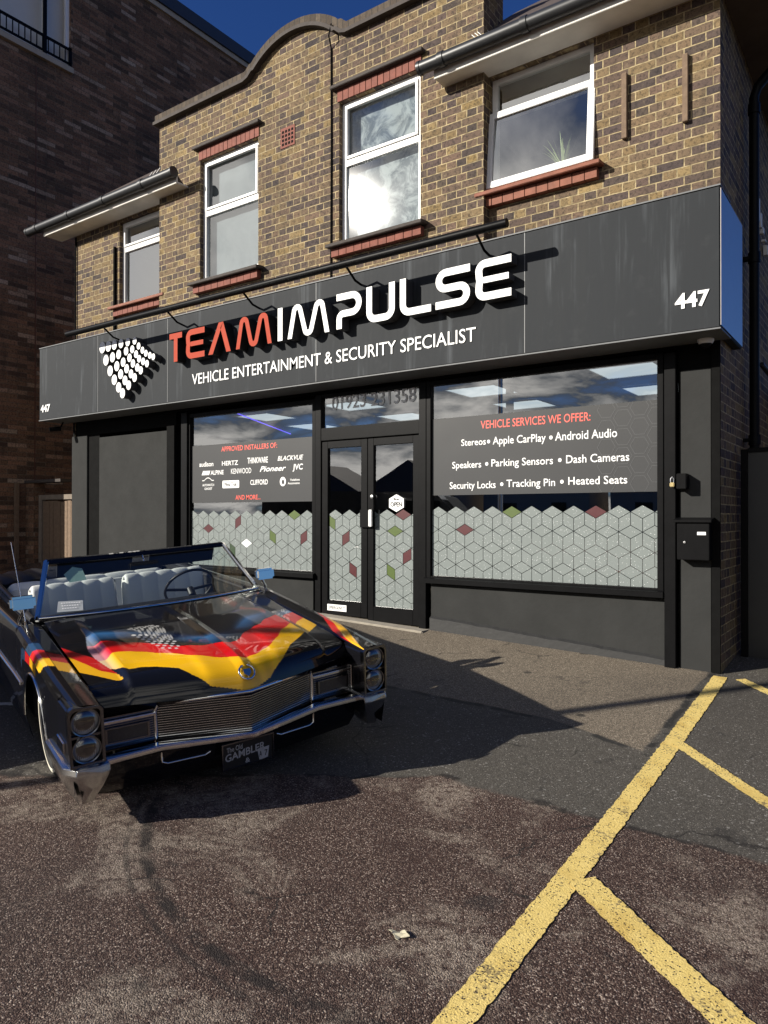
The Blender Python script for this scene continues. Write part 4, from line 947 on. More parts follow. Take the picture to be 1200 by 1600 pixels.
def side_pt(t,f):
    """t 0..1 over the shoulder (inner edge to crest), 1..2 down the flank"""
    f=np.asarray(f,float);t=np.asarray(t,float)
    zt=np.interp(f,CF,CZ); xo=np.interp(f,XF,XO); xi=np.where(f>-.62,.785,.85)
    tops=np.array([0,.25,.6,.8,.92,1.0]); dz=np.array([-.024,-.010,0,-.004,-.018,-.05])
    k=np.array([0,.10,.60,.80,.93,1.0])
    tt=np.clip(t,0,1)
    x1=xi+(xo-.018-xi)*np.interp(tt,tops,k); z1=zt+np.interp(tt,tops,dz)
    zs=zt-.05; zb=zbot(f); s=np.clip(t-1,0,1); z2=zs+(zb-zs)*s
    x2=xo+np.interp(z2,PZ,PX)
    return np.where(t<=1,x1,x2),np.where(t<=1,z1,z2)
def car_paint():
    t = NT('painted_black_bodywork'); a = t.n('ShaderNodeVertexColor', layer_name='paint')
    fl = t.step(t.voro(900), .25, .1)
    t.pbr(a.outputs['Color'], .30, 0, None, .04, coat=.75); return t.m
M_PAINT = car_paint()
def black_paint():
    t = NT('black_bodywork'); t.pbr(t.mix(t.noise(3, 3), (.004, .004, .005), (.006, .006, .008)), .3, 0, None, .04, coat=.75); return t.m
M_CARB = black_paint()
M_RUB = mat('tyre_rubber', (.02, .02, .02), .85, var=.3, bump=.2)
M_WWALL = mat('whitewall', (.62, .58, .48), .7, var=.2)
M_LEATH = mat('white_leather', (.66, .67, .64), .45, var=.06, vs=6, bump=.08)
M_LEATHG = mat('grey_carpet', (.10, .10, .10), .95, var=.3)
M_TRIM = mat('black_trim', (.012, .012, .013), .5, var=.3, bump=.1)
M_DCHR = mat('dark_chrome', (.20, .20, .21), .18, 1.0, var=.15)
M_BMPE = mat('dull_bumper_chrome', (.56, .56, .55), .22, 1.0, var=.3, vs=12)
M_LENS = glass_mat('lens_glass', 2.2, (.9, .9, .9))
M_WSG = glass_mat('windscreen_glass', 1.8, (.78, .84, .83))
M_LAMPIN = mat('lamp_reflector', (.42, .41, .39), .4, .25, var=.3, vs=25)
M_SIGL = mat('smoked_signal_lens', (.05, .045, .042), .2, var=.3, vs=60)
M_GRIL = mat('grille_bars', (.58, .58, .57), .25, 1.0, var=.2)
M_PLATE = mat('black_plate', (.012, .012, .012), .4)
M_PTXT = mat('plate_silver_text', (.33, .33, .34), .45)
def cbuild(mb, name, m, parent, **k): return mb.build(name, m, parent, local=True, **k)
def poly_sheet(mb, fn, us, vs): return mb.grid(fn, us, vs)
def paint_attr(o, cols):
    at = o.data.color_attributes.new('paint', 'FLOAT_COLOR', 'POINT')
    at.data.foreach_set('color', np.c_[cols, np.ones(len(cols))].astype(np.float32).ravel())
def make_car(root, detail=True):
    K = MB
    # --- hood with its flag
    nx, nv = (301, 341) if detail else (40, 40)
    xs = np.linspace(-.78, .78, nx); vs = np.linspace(0, 1, nv)
    X, V = np.meshgrid(xs, vs); F, Z = hood_pt(X, V)
    m = K(); m.v = [(a, -b, c) for a, b, c in zip(X.ravel(), F.ravel(), Z.ravel())]
    m.f = [(j * nx + i, j * nx + i + 1, (j + 1) * nx + i + 1, (j + 1) * nx + i) for j in range(nv - 1) for i in range(nx - 1)]; m.mi = [0] * len(m.f)
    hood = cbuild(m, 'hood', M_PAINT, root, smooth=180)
    x, v = X.ravel(), V.ravel(); C = np.tile(np.array([.005, .005, .006]), (len(x), 1))
    if detail:
        wob = .006 * np.sin(x * 23) + .004 * np.sin(x * 51 + 1)
        top = np.interp(x, [-.65, -.53, -.3, -.2, -.04, .17, .36, .62, .78], [.28, .30, .38, .46, .55, .53, .40, .37, .36])
        rt = np.interp(x, [-.64, -.52, -.42, -.26, -.1, .09, .3, .5, .75], [.41, .45, .51, .61, .66, .67, .56, .48, .41]) + wob
        yt = np.interp(x, [-.64, -.57, -.49, -.38, -.21, -.08, .04, .21, .4, .66, .78], [.62, .60, .60, .67, .74, .81, .84, .82, .70, .57, .52]) + wob
        yb = np.interp(x, [-.62, -.56, -.5, -.43, -.33, -.28, -.2, -.06, .02, .15, .27, .38, .5, .62, .78], [.72, .80, .795, .81, .85, .91, .97, .99, 1.0, .98, .92, .84, .79, .73, .65])
        main = x > -.635 + .03 * np.sin(v * 9)
        fold_shade = .88 + .10 * np.sin(x * 13 + v * 8) + .05 * np.sin(x * 31 - v * 11)  # light and shade of cloth folds, painted into the flag colours
        fold_shade += .5 * np.exp(-((x - .30 + .2 * (v - .5)) / .04) ** 2) + .4 * np.exp(-((x + .02 - .35 * (v - .6)) / .03) ** 2) + .35 * np.exp(-((x + .22) / .03) ** 2)
        def put(mask, col, f=None):
            cc = np.array(col) * (np.ones(mask.sum())[:, None] if f is None else np.clip(f[mask], .5, 1.5)[:, None]); C[mask] = cc
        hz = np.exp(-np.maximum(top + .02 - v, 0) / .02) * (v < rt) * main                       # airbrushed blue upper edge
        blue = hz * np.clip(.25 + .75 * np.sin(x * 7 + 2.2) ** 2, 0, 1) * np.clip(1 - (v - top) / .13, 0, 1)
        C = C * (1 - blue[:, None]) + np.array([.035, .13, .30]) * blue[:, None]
        put(main & (v >= rt) & (v < yt), (.60, .008, .010), fold_shade)
        put(main & (v >= yt) & (v < yb), (.86, .47, .008), fold_shade)
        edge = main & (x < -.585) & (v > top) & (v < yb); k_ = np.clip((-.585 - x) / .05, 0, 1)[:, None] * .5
        C[edge] = C[edge] * (1 - k_[edge]) + np.array([.45, .50, .56]) * k_[edge]  # pale sheen along the left crease, blended into the paint colour
        lt = np.interp(x, [-.78, -.67, -.62], [.37, .56, .66]); ly = np.interp(x, [-.78, -.68, -.58], [.50, .72, .81]); lb = np.interp(x, [-.78, -.64, -.55], [.70, .84, .85])
        lp = (~main) & (x < -.60)
        put(lp & (v > lt) & (v < ly), (.42, .012, .012)); put(lp & (v >= ly) & (v < lb), (.66, .34, .012))
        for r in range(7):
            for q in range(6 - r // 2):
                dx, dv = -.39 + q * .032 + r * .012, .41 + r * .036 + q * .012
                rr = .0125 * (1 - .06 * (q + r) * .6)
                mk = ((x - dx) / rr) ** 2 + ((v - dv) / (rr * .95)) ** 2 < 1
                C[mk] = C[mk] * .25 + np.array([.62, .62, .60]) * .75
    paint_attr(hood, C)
    # crest on the nose
    if detail:
        cf, cz = .932, .812; nrm = Vector((0, -.72, .69)); t1 = Vector((1, 0, 0)); t2 = Vector((0, .69, .72)); o0 = Vector((0, -cf, cz + .012)) + nrm * .016
        m = K()
        for sg in (-1, 1):
            m.tube([tuple(o0 + t1 * sg * .045 * math.sin(R(a)) + t2 * (.006 - .045 * math.cos(R(a)))) for a in range(0, 166, 15)], [.0045 + .003 * math.sin(i * 1.4) ** 2 for i in range(12)], 8)
        cr_ = cbuild(m, 'wreath', M_CHROME, root, smooth=60)
        m = K(); sh = [(-.022, .022), (.022, .022), (.022, -.005), (0, -.026), (-.022, -.005)]
        m.prism(sh, lambda u, w_, d: tuple(o0 + t1 * u + t2 * w_ + nrm * d), -.004, .008); cbuild(m, 'crest', M_CHROME, root, bevel=.002)
    # --- flanks
    for sg in (-1, 1):
        for nm, fa, fb in (('fender', -.645, .93), ('door', -2.02, -.65), ('rear_quarter', -4.55, -2.025)):
            fine = .012 if (detail and nm == 'fender') else .05
            fs = set(np.round(np.arange(fa, fb, fine), 4)) | {fa, fb}
            for fc, zc, r in ARCH:
                if fa < fc < fb: fs |= set(np.round(fc + r * np.cos(np.linspace(0.01, math.pi - .01, 40)), 4))
            fs = sorted(f for f in fs if fa <= f <= fb); ts = np.linspace(0, 2, 121 if (detail and nm == 'fender') else 41)
            FF, TT = np.meshgrid(fs, ts); XX, ZZ = side_pt(TT, FF); n = len(fs)
            m = K(); m.v = [(sg * a, -b, c) for a, b, c in zip(XX.ravel(), FF.ravel(), ZZ.ravel())]
            m.f = [(j * n + i, j * n + i + 1, (j + 1) * n + i + 1, (j + 1) * n + i) for j in range(len(ts) - 1) for i in range(n - 1)]; m.mi = [0] * len(m.f)
            ob = cbuild(m, nm, M_PAINT, root, smooth=180)
            C = np.tile(np.array([.005, .005, .006]), (FF.size, 1)); f, t = FF.ravel(), TT.ravel()
            if nm == 'fender' and detail:
                if sg < 0:
                    s_ = f - (.96 - t) * .22; mk = (t > .60) & (t < 1.02 + .25 * np.clip(s_, 0, 1))
                    C[mk & (s_ > -.23) & (s_ < -.08)] = (.02, .05, .10); C[mk & (s_ >= -.08) & (s_ < .08)] = (.55, .02, .02); C[mk & (s_ >= .08) & (s_ < .23)] = (.74, .40, .02)
                    mk = (t > 1.06) & (t < 1.20 + (f + .4) * 1.15)
                    C[mk & (f > -.40) & (f < -.25)] = (.02, .04, .08); C[mk & (f >= -.25) & (f < -.09)] = (.50, .015, .015); C[mk & (f >= -.09) & (f < .10)] = (.70, .37, .015)
                    s_ = f - (.6 - t) * .22; mk = t < .60
                    C[mk & (s_ > .04) & (s_ < .20)] = (.40, .012, .012); C[mk & (s_ >= .20) & (s_ < .38)] = (.66, .34, .012)
                else:
                    s_ = f - (1 - t) * .75; mk = (t > .1) & (t < 1.3)
                    C[mk & (s_ > -.02) & (s_ < .13)] = (.52, .015, .015); C[mk & (s_ >= .13) & (s_ < .31)] = (.72, .38, .015)
            paint_attr(ob, C)
            if nm == 'door':
                m = K(); m.tube([(sg * .985, 1.72, .79), (sg * 1.0, 1.74, .79), (sg * 1.0, 1.90, .79), (sg * .985, 1.92, .79)], .009, 8); cbuild(m, 'handle', M_CHROME, ob, smooth=60)
        # bright side moulding and wheel arch lip
        m = K(); pts = []
        for f in np.linspace(-.38, -2.86, 40):
            zz = .63; xx = float(np.interp(f, XF, XO) + np.interp(zz, PZ, PX)); pts.append((sg * (xx + .004), -f, zz))
        m.tube(pts, .011, 8); cbuild(m, 'side_moulding', M_CHROME, root, smooth=60)
        for fc, zc, r in ARCH:
            m = K(); m.tube([(sg * (float(np.interp(fc + r * math.cos(a), XF, XO)) - .006), -(fc + r * math.cos(a)), min(zc + r * math.sin(a), .80)) for a in np.linspace(.05, math.pi - .05, 40)], .009, 8); cbuild(m, 'wheel_arch_lip', M_CHROME, root, smooth=60)
        # headlight pods
        pod = [(.782, .53), (.952, .53), (.955, .80), (.945, .826), (.925, .838), (.80, .828), (.782, .81)]
        m = K(); m.prism([(sg * a, b) for a, b in pod], P_XZ, -.70, -.905); cbuild(m, 'headlight_pod', M_CARB, root, bevel=.014)
        inn = [(.797, .545), (.938, .545), (.940, .79), (.930, .812), (.91, .820), (.81, .815), (.797, .80)]
        m = K(); n_ = len(pod)
        ring = [(sg * a, -.905, b) for a, b in pod] + [(sg * a, -.945, b) for a, b in pod] + [(sg * a, -.945, b) for a, b in inn] + [(sg * a, -.912, b) for a, b in inn]
        m.add(ring, [(k * n_ + i, k * n_ + (i + 1) % n_, (k + 1) * n_ + (i + 1) % n_, (k + 1) * n_ + i) for k in range(3) for i in range(n_)]); cbuild(m, 'headlight_surround', M_DCHR, root, bevel=.003)
        m = K(); m.box(sg * .797, sg * .94, -.922, -.906, .672, .684); cbuild(m, 'headlight_divider', M_DCHR, root)
        for zc in (.752, .612):
            hl = None
            m = K(); cxl = sg * .868
            m.lathe((cxl, -.908, zc), (0, -1, 0), [(.0, -.02), (.058, .0), (.066, .012)], 32); hl = cbuild(m, 'headlight', M_LAMPIN, root, smooth=60)
            m = K(); m.lathe((cxl, -.908, zc), (0, -1, 0), [(.064, .010), (.0655, .024), (.071, .026), (.073, .012)], 32); cbuild(m, 'bezel', M_DCHR, hl, smooth=50)
            m = K(); m.lathe((cxl, -.908, zc), (0, -1, 0), [(.0635, .020), (.055, .028), (.04, .034), (.02, .0375), (0, .038)], 32); cbuild(m, 'lens', M_LENS, hl, smooth=180)
            m = K()
            for k in range(11): m.box(cxl - .045 + k * .009 - .0012, cxl - .045 + k * .009 + .0012, -.927, -.924, zc - .045, zc - .002)
            cbuild(m, 'lens_ribs', M_DCHR, hl)
        # side marker
        m = K(); m.box(sg * .955, sg * .966, -.86, -.70, .585, .645); cbuild(m, 'side_marker', M_CHROME, root, bevel=.004)
        # chrome bumper end
        m = K(); secs = []
        for (z, xa, xb, fa, fb) in ((.535, .775, .965, .45, .955), (.525, .768, .978, .44, .972), (.495, .768, .982, .44, .978), (.470, .775, .975, .46, .968), (.40, .80, .960, .60, .935), (.315, .842, .915, .78, .885)):
            secs.append([(sg * xa, -fa, z), (sg * xa, -(fb - .01), z), (sg * (xa + .05), -fb, z), (sg * (xb - .05), -(fb - .012), z), (sg * xb, -(fb - .09), z), (sg * xb, -fa, z)])
        v_ = [p for s_ in secs for p in s_]
        m.add(v_, [(k * 6 + i, k * 6 + (i + 1) % 6, (k + 1) * 6 + (i + 1) % 6, (k + 1) * 6 + i) for k in range(5) for i in range(6)] + [tuple(range(6)), tuple(range(30, 36))]); cbuild(m, 'bumper_end', M_BMPE, root, bevel=.004)
        # front panel beside the grille with its turn signal
        m = K(); A_ = (.486, .805); B_ = (.772, .785)
        def fp(u, z, d): return (sg * (A_[0] + (B_[0] - A_[0]) * u), -(A_[1] + (B_[1] - A_[1]) * u + d), z)
        m.grid(lambda u, z: fp(u, z, 0), [0, 1], [.515, .70]); 
        for k in range(11):
            z = .525 + k * .0125; m.add([fp(u, zz, d) for d in (.001, .008) for u, zz in ((0, z), (1, z), (1, z + .005), (0, z + .005))], [(4, 5, 6, 7), (0, 1, 5, 4), (1, 2, 6, 5), (2, 3, 7, 6), (3, 0, 4, 7)])
        cbuild(m, 'side_grille', M_DCHR, root)
        m = K(); v8 = lambda u0, u1, z0, z1, d0, d1: [fp(u, z, d) for d in (d0, d1) for u, z in ((u0, z0), (u1, z0), (u1, z1), (u0, z1))]
        bx8 = [(0, 3, 2, 1), (4, 5, 6, 7), (0, 1, 5, 4), (1, 2, 6, 5), (2, 3, 7, 6), (3, 0, 4, 7)]
        for a in ((.12, .16, .56, .645), (.88, .92, .56, .645), (.16, .88, .56, .568), (.16, .88, .637, .645)): m.add(v8(*a, .009, .02), bx8)
        ts_ = cbuild(m, 'turn_signal', M_DCHR, root, bevel=.0015)
        m = K(); m.add(v8(.16, .88, .568, .637, .009, .014), bx8); cbuild(m, 'lens', M_SIGL, ts_)
        m = K(); m.add(v8(0, 1.0, .668, .684, .009, .022), bx8); m.add(v8(1.0, 1.02, .52, .70, .003, .022), bx8); cbuild(m, 'grille_moulding', M_CHROME, root, bevel=.003)
        # door mirror
        mc = (-.895, -.64, 1.105) if sg < 0 else (.90, -.72, 1.075)
        m = K(); ym_ = -mc[1]; m.box(mc[0] - .078, mc[0] + .078, ym_ - .06, ym_, mc[2] - .043, mc[2] + .043)
        m.v = [(a, b + .15 * (c - mc[2]) if b > -ym_ - 1 else b, c) for a, b, c in m.v]
        mr = cbuild(m, 'door_mirror', M_CHROME, root, bevel=.016)
        m = K(); m.tube([(mc[0] + sg * -.02, .65 - .66 - mc[1], mc[2] - .04), (sg * .91, .70, .97), (sg * .91, .70, .935)], .012, 8); cbuild(m, 'stalk', M_CHROME, mr, smooth=60)
    # --- nose panel, grille, bumper bar
    xs2 = np.linspace(-.785, .785, 60)
    def lip(xv): f, z = hood_pt(np.array([xv]), np.array([1.0])); return float(f[0]), float(z[0])
    m = K()
    def nose(u, k):
        f, z = lip(u); return (u, -(f - .004 - .03 * (k > 0) * (1 if abs(u) > .48 else .2)), z - .003 if k == 0 else (.69 if abs(u) > .48 else .715))
    m.grid(nose, list(xs2), [0, 1]); cbuild(m, 'nose_panel', M_CARB, root, smooth=40)
    gx, gf, gc = .480, .805, .978
    def gv(u, d=0): return gf + (gc - gf) * (1 - abs(u) / gx) + d
    m = K()
    for k in range(15):
        z = .524 + k * .0132
        for (ua, ub) in ((-gx, 0), (0, gx)):
            m.add([(u, -gv(u, d), zz) for d in (-.025, 0) for u, zz in ((ua, z), (ub, z), (ub, z + .0048), (ua, z + .0048))], bx8)
    gr = cbuild(m, 'grille', M_GRIL, root)
    m = K(); m.add([(u, -gv(u, -.03), z) for z in (.50, .725) for u in (-gx, 0, gx)], [(0, 1, 4, 3), (1, 2, 5, 4)]); cbuild(m, 'grille_backing', M_TRIM, gr)
    m = K(); m.tube([(-gx - .004, -gv(gx) + .0, .515), (-gx - .004, -gv(gx), .69), (-gx + .012, -gv(gx - .012) - .002, .722), (-.24, -gv(.24) - .004, .731), (0, -gc - .004, .740), (.24, -gv(.24) - .004, .731), (gx - .012, -gv(gx - .012) - .002, .722), (gx + .004, -gv(gx), .69), (gx + .004, -gv(gx), .515)], .012, 10); cbuild(m, 'grille_frame', M_CHROME, gr, smooth=60)
    m = K(); path = [(-.79, .885, .512), (-.48, .87, .508), (-.24, .94, .506), (0, 1.005, .505), (.24, .94, .506), (.48, .87, .508), (.79, .885, .512)]
    prof = [(0, -.022), (.016, -.021), (.022, -.013), (.021, .006), (.013, .013), (-.03, .015), (-.03, -.022)]
    v_ = [(x, -(f + a), z + b) for x, f, z in path for a, b in prof]; n_ = len(prof)
    m.add(v_, [(i * n_ + k, i * n_ + (k + 1) % n_, (i + 1) * n_ + (k + 1) % n_, (i + 1) * n_ + k) for i in range(len(path) - 1) for k in range(n_)]); cbuild(m, 'bumper_bar', M_CHROME, root, bevel=.003)
    m = K()                                   # black apron below
    def apr(u, k):
        f = float(np.interp(abs(u), [0, .24, .48, .80], [.885, .87, .845, .80])); return (u, -(f - .0 - .03 * k - .14 * max(0, k - .6)), .48 - .21 * k)
    m.grid(apr, list(np.linspace(-.80, .80, 60)), [0, .2, .4, .6, .8, 1.0]); cbuild(m, 'apron', M_CARB, root, smooth=60)
    m = K()
    for sg in (-1, 1):
        q = []
        for (x, z) in ((.47, .462), (.47, .405), (.44, .392), (.235, .392), (.205, .405)): f = float(np.interp(x, [0, .24, .48, .80], [.885, .87, .845, .80])) - .02 + .012; q.append((sg * x, -f, z))
        m.tube(q, .006, 8); cbuild(m, 'apron_slot_trim', M_CHROME, root, smooth=60); m = K()
    if detail:                                # show plate
        pf = .905
        Pp = lambda u, w_, d: (u, -(pf + d + .03 * (w_ - .30)), w_)
        m = K(); m.prism([(-.152, .297), (.152, .297), (.152, .436), (-.152, .436)], Pp, 0, .008); pl = cbuild(m, 'number_plate', M_PLATE, root, bevel=.003)
        m = K()
        for q in ((-.160, -.1525, .289, .444), (.1525, .160, .289, .444), (-.1525, .1525, .289, .2965), (-.1525, .1525, .4365, .444)): m.prism([(q[0], q[2]), (q[1], q[2]), (q[1], q[3]), (q[0], q[3])], Pp, 0, .014)
        cbuild(m, 'plate_frame', M_DCHR, pl)
        m = K(); add_text(m, 'The Old', -.130, -.035, .390, .030, lambda u, w_, d: Pp(u, w_ + .06 * (u + .1), .0085 + d), th=.001, off=.012)
        add_text(m, 'GAMBLER', -.140, .105, .340, .044, lambda u, w_, d: Pp(u, w_ + .10 * (u + .1), .0085 + d), th=.001, off=.016)
        add_text(m, '&', -.020, .010, .304, .028, lambda u, w_, d: Pp(u, w_, .0085 + d), th=.001, off=.012); cbuild(m, 'plate_lettering', M_PTXT, pl)
        for (c0, c1, sl_, tx) in ((.055, .095, .012, 'A'), (.088, .130, -.010, '7')):
            dd = .0088 if tx == 'A' else .0100
            m = K(); m.prism([(c0 + sl_, .300), (c1 + sl_, .305), (c1, .372), (c0, .367)], Pp, dd, dd + .001); cd_ = cbuild(m, 'playing_card', M_PTXT, pl)
            m = K(); add_text(m, tx, c0 + .012, c1 - .012, .318, .034, lambda u, w_, d: Pp(u, w_, dd + .0015 + d), th=.0005, off=.01); cbuild(m, 'card_mark', M_PLATE, cd_)
    # --- cowl, windscreen
    m = K()
    def cw(u, k):
        xx = u * (.785 + .02 * k); f0, z0 = hood_pt(np.array([u * .78]), np.array([0.0])); f0, z0 = float(f0[0]), float(z0[0])
        f1, z1 = -.50 - .115 * u * u, .972; return (xx, -(f0 - .004 + (f1 - f0) * k), z0 - .006 + (z1 - z0) * k)
    m.grid(cw, list(np.linspace(-1, 1, 40)), [0, .33, .66, 1.0]); cowl = cbuild(m, 'cowl', M_CARB, root, smooth=60)
    m = K()
    for u in np.arange(-.62, .63, .018):
        if abs(u) < .02: continue
        a = cw(u, .15); b = cw(u, .80); m.add([(a[0] - .004, a[1], a[2] + .003), (a[0] + .004, a[1], a[2] + .003), (b[0] + .004, b[1], b[2] + .003), (b[0] - .004, b[1], b[2] + .003), (a[0] - .004, a[1], a[2] + .008), (a[0] + .004, a[1], a[2] + .008), (b[0] + .004, b[1], b[2] + .008), (b[0] - .004, b[1], b[2] + .008)], bx8)
    cbuild(m, 'cowl_vent', M_DCHR, cowl)
    WB = lambda u: Vector((u * .80, .515 + .105 * u * u, .985)); WT = lambda u: Vector((u * .650, .955 + .025 * u * u, 1.295))
    m = K(); m.grid(lambda u, k: tuple(WB(u).lerp(WT(u), k)), list(np.linspace(-1, 1, 31)), list(np.linspace(0, 1, 9))); ws = cbuild(m, 'windscreen', M_WSG, root, smooth=180)
    m = K()
    for sg in (-1, 1):
        a, b = Vector((sg * .815, .615, .955)), Vector((sg * .668, .985, 1.318)); d = (b - a).normalized(); s1 = d.cross(Vector((sg, .45, 0)).normalized()).normalized(); s2 = s1.cross(d)
        v_ = [tuple(p + s1 * i * .015 + s2 * j * .018) for p in (a, b) for i, j in ((-1, -1), (1, -1), (1, 1), (-1, 1))]
        m.add(v_, bx8); cbuild(m, 'windscreen_pillar', M_CHROME, ws, bevel=.008); m = K()
    m = K(); hp = [(-1, -.012), (-.5, .014), (.6, .018), (1, 0), (.8, -.016), (-.6, -.020)]
    us = np.linspace(-1, 1, 21); v_ = [(u * .672, WT(u).y + a * .030 + .004, 1.308 + b) for u in us for a, b in hp]
    m.add(v_, [(i * 6 + k, i * 6 + (k + 1) % 6, i * 6 + 6 + (k + 1) % 6, i * 6 + 6 + k) for i in range(20) for k in range(6)] + [tuple(range(6)), tuple(range(120, 126))]); cbuild(m, 'windscreen_header', M_DCHR if False else M_CARB, ws, bevel=.003)
    m = K(); m.tube([tuple(WB(u) + Vector((0, -.008, -.004))) for u in np.linspace(-1, 1, 31)], .010, 8); cbuild(m, 'windscreen_moulding', M_CHROME, ws, smooth=60)
    if detail:
        m = K()
        for a, b in ((-.60, -.06), (.07, .60)): m.grid(lambda u, k: (u, 1.00 + .045 * k + .01 * math.sin(u * 3), 1.285 - .10 * k), list(np.linspace(a, b, 12)), [0, .5, 1.0]); cbuild(m, 'sun_visor', M_TRIM, ws, solid=.014); m = K()
        m = K(); m.box(-.125, .105, .86, .885, 1.195, 1.255); im = cbuild(m, 'interior_mirror', M_TRIM, ws, bevel=.012); m = K(); m.tube([(0, .885, 1.24), (0, .93, 1.29)], .008, 8); cbuild(m, 'stalk', M_CHROME, im)
        m = K(); a = WB(-.87).lerp(WT(-.87), .06); b = WB(-.665).lerp(WT(-.665), .05); c = WB(-.665).lerp(WT(-.665), .23); d = WB(-.87).lerp(WT(-.87), .25); o_ = Vector((0, -.006, .004))
        m.add([tuple(p + o_) for p in (a, b, c, d)], [(0, 1, 2, 3)]); stk = cbuild(m, 'windscreen_sticker', mat('grey_sticker', (.40, .42, .42), .5, var=.1), ws)
        m = K()
        for k in range(3):
            for i in range(8 - k):
                ra, rb = .12 + .1 * i + .03 * k, .18 + .1 * i + .03 * k; z0_, z1_ = .75 - .25 * k, .84 - .25 * k
                q = lambda s_, t_: tuple(a.lerp(b, s_).lerp(d.lerp(c, s_), t_) + o_ * 1.6)
                m.add([q(ra, z0_), q(rb, z0_), q(rb, z1_), q(ra, z1_)], [(0, 1, 2, 3)])
        cbuild(m, 'sticker_print', M_WHITE, stk)
        m = K(); pts = [WB(-.78).lerp(WT(-.78), .60), WB(-.62).lerp(WT(-.62), .62), WB(-.66).lerp(WT(-.66), .85), WB(-.76).lerp(WT(-.76), .90), WB(-.84).lerp(WT(-.84), .76)]
        m.add([tuple(p + Vector((0, .012, -.006))) for p in pts], [(0, 1, 2, 3, 4)]); cbuild(m, 'permit_slip', mat('pale_green_paper', (.35, .52, .47), .8), ws)
        m = K(); a = Vector((-.885, .60, .95)); b = Vector((-.925, .72, 1.50)); m.tube([tuple(a), tuple(a + (b - a) * .5), tuple(b)], [.005, .003, .002], 6); m.tube([tuple(a - Vector((0, 0, .02))), tuple(a + Vector((0, 0, .03)))], .014, 8); cbuild(m, 'antenna', M_CHROME, root, smooth=60)
    # --- cabin
    m = K(); m.box(-.80, .80, .62, 3.0, .30, .34); m.box(-.80, .80, .60, .64, .34, .93); m.box(-.80, .80, 2.98, 3.02, .34, .93); m.box(-.86, -.82, .66, 3.0, .30, .925); m.box(.82, .86, .66, 3.0, .30, .925); tub = cbuild(m, 'cabin_tub', M_LEATHG, root)
    for sg in (-1, 1):
        m = K(); m.box(sg * .79, sg * .815, .80, 2.95, .42, .925); m.tube([(sg * .81, .80, .935), (sg * .81, 2.95, .935)], .022, 10); cbuild(m, 'door_card', M_TRIM, tub, smooth=40)
    m = K(); m.grid(lambda u, k: (u, .60 + .07 * k * 4.2 * 1.0, [.965, .975, .968, .93, .84][int(round(k * 4))]), list(np.linspace(-.79, .79, 20)), [0, .25, .5, .75, 1.0]); cbuild(m, 'dashboard', M_TRIM, root, smooth=60)
    if detail or True:
        m = K(); cst = Vector((.38, 1.00, .985)); ax = Vector((0, .80, .60)).normalized(); a1 = Vector((1, 0, 0)); a2 = ax.cross(a1)
        m.tube([tuple(cst + (a1 * math.cos(t) + a2 * math.sin(t)) * .195) for t in np.linspace(0, 2 * math.pi, 41)], .011, 8)
        m.tube([tuple(cst - a1 * .19), tuple(cst - ax * .03), tuple(cst + a1 * .19)], .012, 8); m.tube([tuple(cst - ax * .02), tuple(cst - ax * .35)], .03, 10); cbuild(m, 'steering_wheel', M_TRIM, root, smooth=60)
        def seat(xa, xb, y0, ztop, nm):
            n = int((xb - xa) / .008); us = np.linspace(xa, xb, n); prof = [(0, .44), (.44 * .25, .50), (.42, .50), (.47, .47), (.50, .60), (.545, .85), (.575, ztop - .05), (.60, ztop - .008), (.635, ztop), (.68, ztop - .02), (.70, ztop - .08), (.70, .40)]
            mm = K()
            def sp(u, k):
                d, z = prof[int(k)]; s_ = (u - xa) / (xb - xa); pl_ = abs(math.sin(s_ * math.pi * 5)) ** .4; e_ = min(1, min(s_, 1 - s_) / .05); rr = (1 - e_) ** 2 * .03
                return (u, y0 + d + (.014 * (1 - pl_) if 3 < k < 8 else 0) + rr * (1 if k < 8 else -1), z - (.012 * (1 - pl_) if k in (1, 2, 7, 8) else 0) - rr)
            mm.grid(sp, list(us), list(range(len(prof)))); r0 = [sp(xa, k) for k in range(len(prof))]; r1 = [sp(xb, k) for k in range(len(prof))]
            mm.add(r0, [tuple(range(len(prof)))]); mm.add(r1, [tuple(range(len(prof)))]); return cbuild(mm, nm, M_LEATH, root, smooth=50)
        seat(-.70, -.03, 1.02, 1.035, 'front_seat'); seat(.03, .74, 1.02, 1.045, 'front_seat'); seat(-.72, .72, 2.08, .90, 'rear_seat')
    m = K()
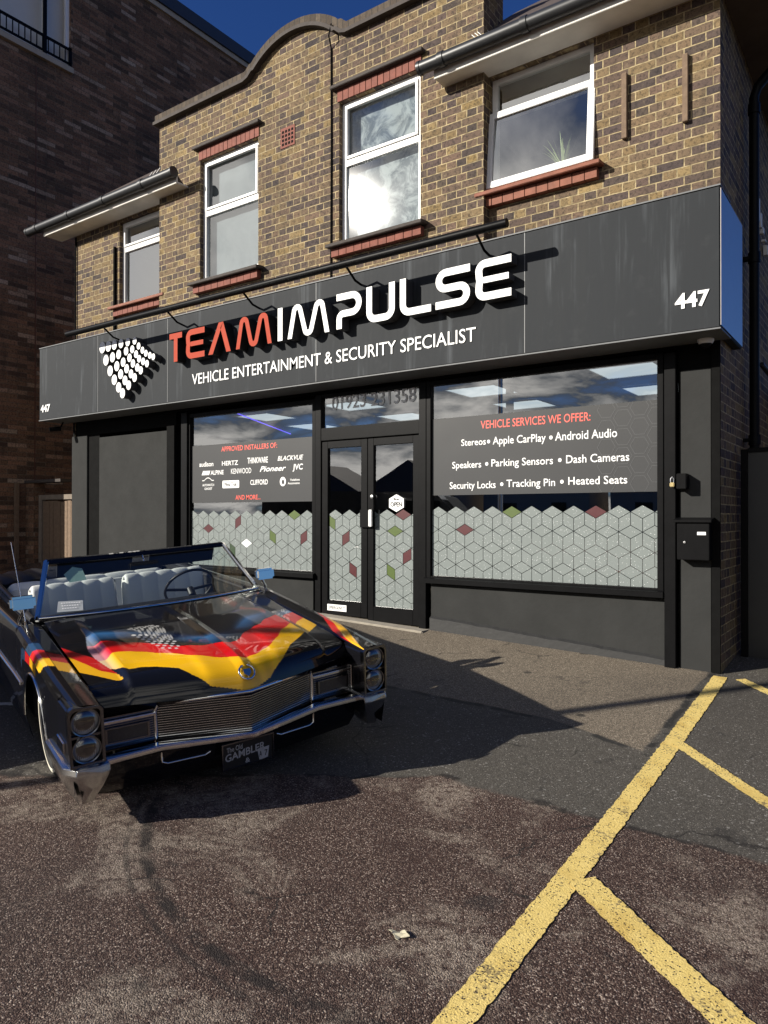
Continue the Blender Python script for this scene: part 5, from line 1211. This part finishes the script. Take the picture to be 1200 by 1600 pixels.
    m.grid(lambda u, k: (u * (.80 + .05 * math.sin(k * math.pi)), 2.82 + .52 * k, .89 + .06 * math.sin(k * math.pi) ** .6 * (1 - .25 * u ** 4) + .012 * math.sin(u * 30 + k * 6)), list(np.linspace(-1, 1, 50)), list(np.linspace(0, 1, 12))); cbuild(m, 'folded_roof', M_TRIM, root, smooth=60)
    m = K(); m.grid(lambda u, k: (u * (.855 - .06 * k * k), 3.0 + 1.56 * k, float(np.interp(-(3.0 + 1.56 * k), CF, CZ)) - .02 + .03 * (1 - u * u)), list(np.linspace(-1, 1, 30)), list(np.linspace(0, 1, 16))); cbuild(m, 'boot_lid', M_CARB, root, smooth=60)
    m = K(); m.box(-.90, .90, 4.50, 4.58, .40, .78); cbuild(m, 'tail_panel', M_CARB, root); m = K(); m.box(-.95, .95, 4.56, 4.72, .42, .56); cbuild(m, 'rear_bumper', M_CHROME, root, bevel=.03)
    m = K(); m.box(-.76, .76, -.70, 4.4, .26, .30); m.box(-.62, .62, -.70, .55, .30, .66); m.box(-.76, .76, .45, .55, .30, .90); cbuild(m, 'underbody', M_BLKM, root)
    for f in (0, -3.29):
        for sg in (-1, 1):
            m = K(); c0 = (sg * (.712 if f == 0 else .695), -f, .455); ax = (sg, 0, 0)
            m.lathe(c0, ax, [(.19, .0), (.30, .0), (.322, .025), (.327, .06), (.327, .13), (.316, .165), (.290, .178), (.21, .180), (.19, .165)], 40); w_ = cbuild(m, 'wheel', M_RUB, root, smooth=50)
            m = K(); m.lathe(c0, ax, [(.258, .1815), (.268, .1830), (.280, .1805)], 40); cbuild(m, 'whitewall', M_WWALL, w_, smooth=50)
            m = K(); m.lathe(c0, ax, [(.208, .165), (.198, .182), (.178, .176), (.16, .160), (.12, .165), (.09, .19), (.05, .20), (0, .202)], 40); cbuild(m, 'hubcap', M_CHROME, w_, smooth=40)
CQ = np.array([-2.73842042, -3.00981778, -.39638214]); CR = (.06687422, -.074252, 1.22314233)
cl = np.array(cam.location); cs = .95; cloc = cl + cs * (CQ - cl)
car = thing('convertible_car', 'black open-top classic convertible with a black, red and yellow flag painted on its hood', 'car', tuple(cloc), CR); car.scale = (cs, cs, cs)
make_car(car)
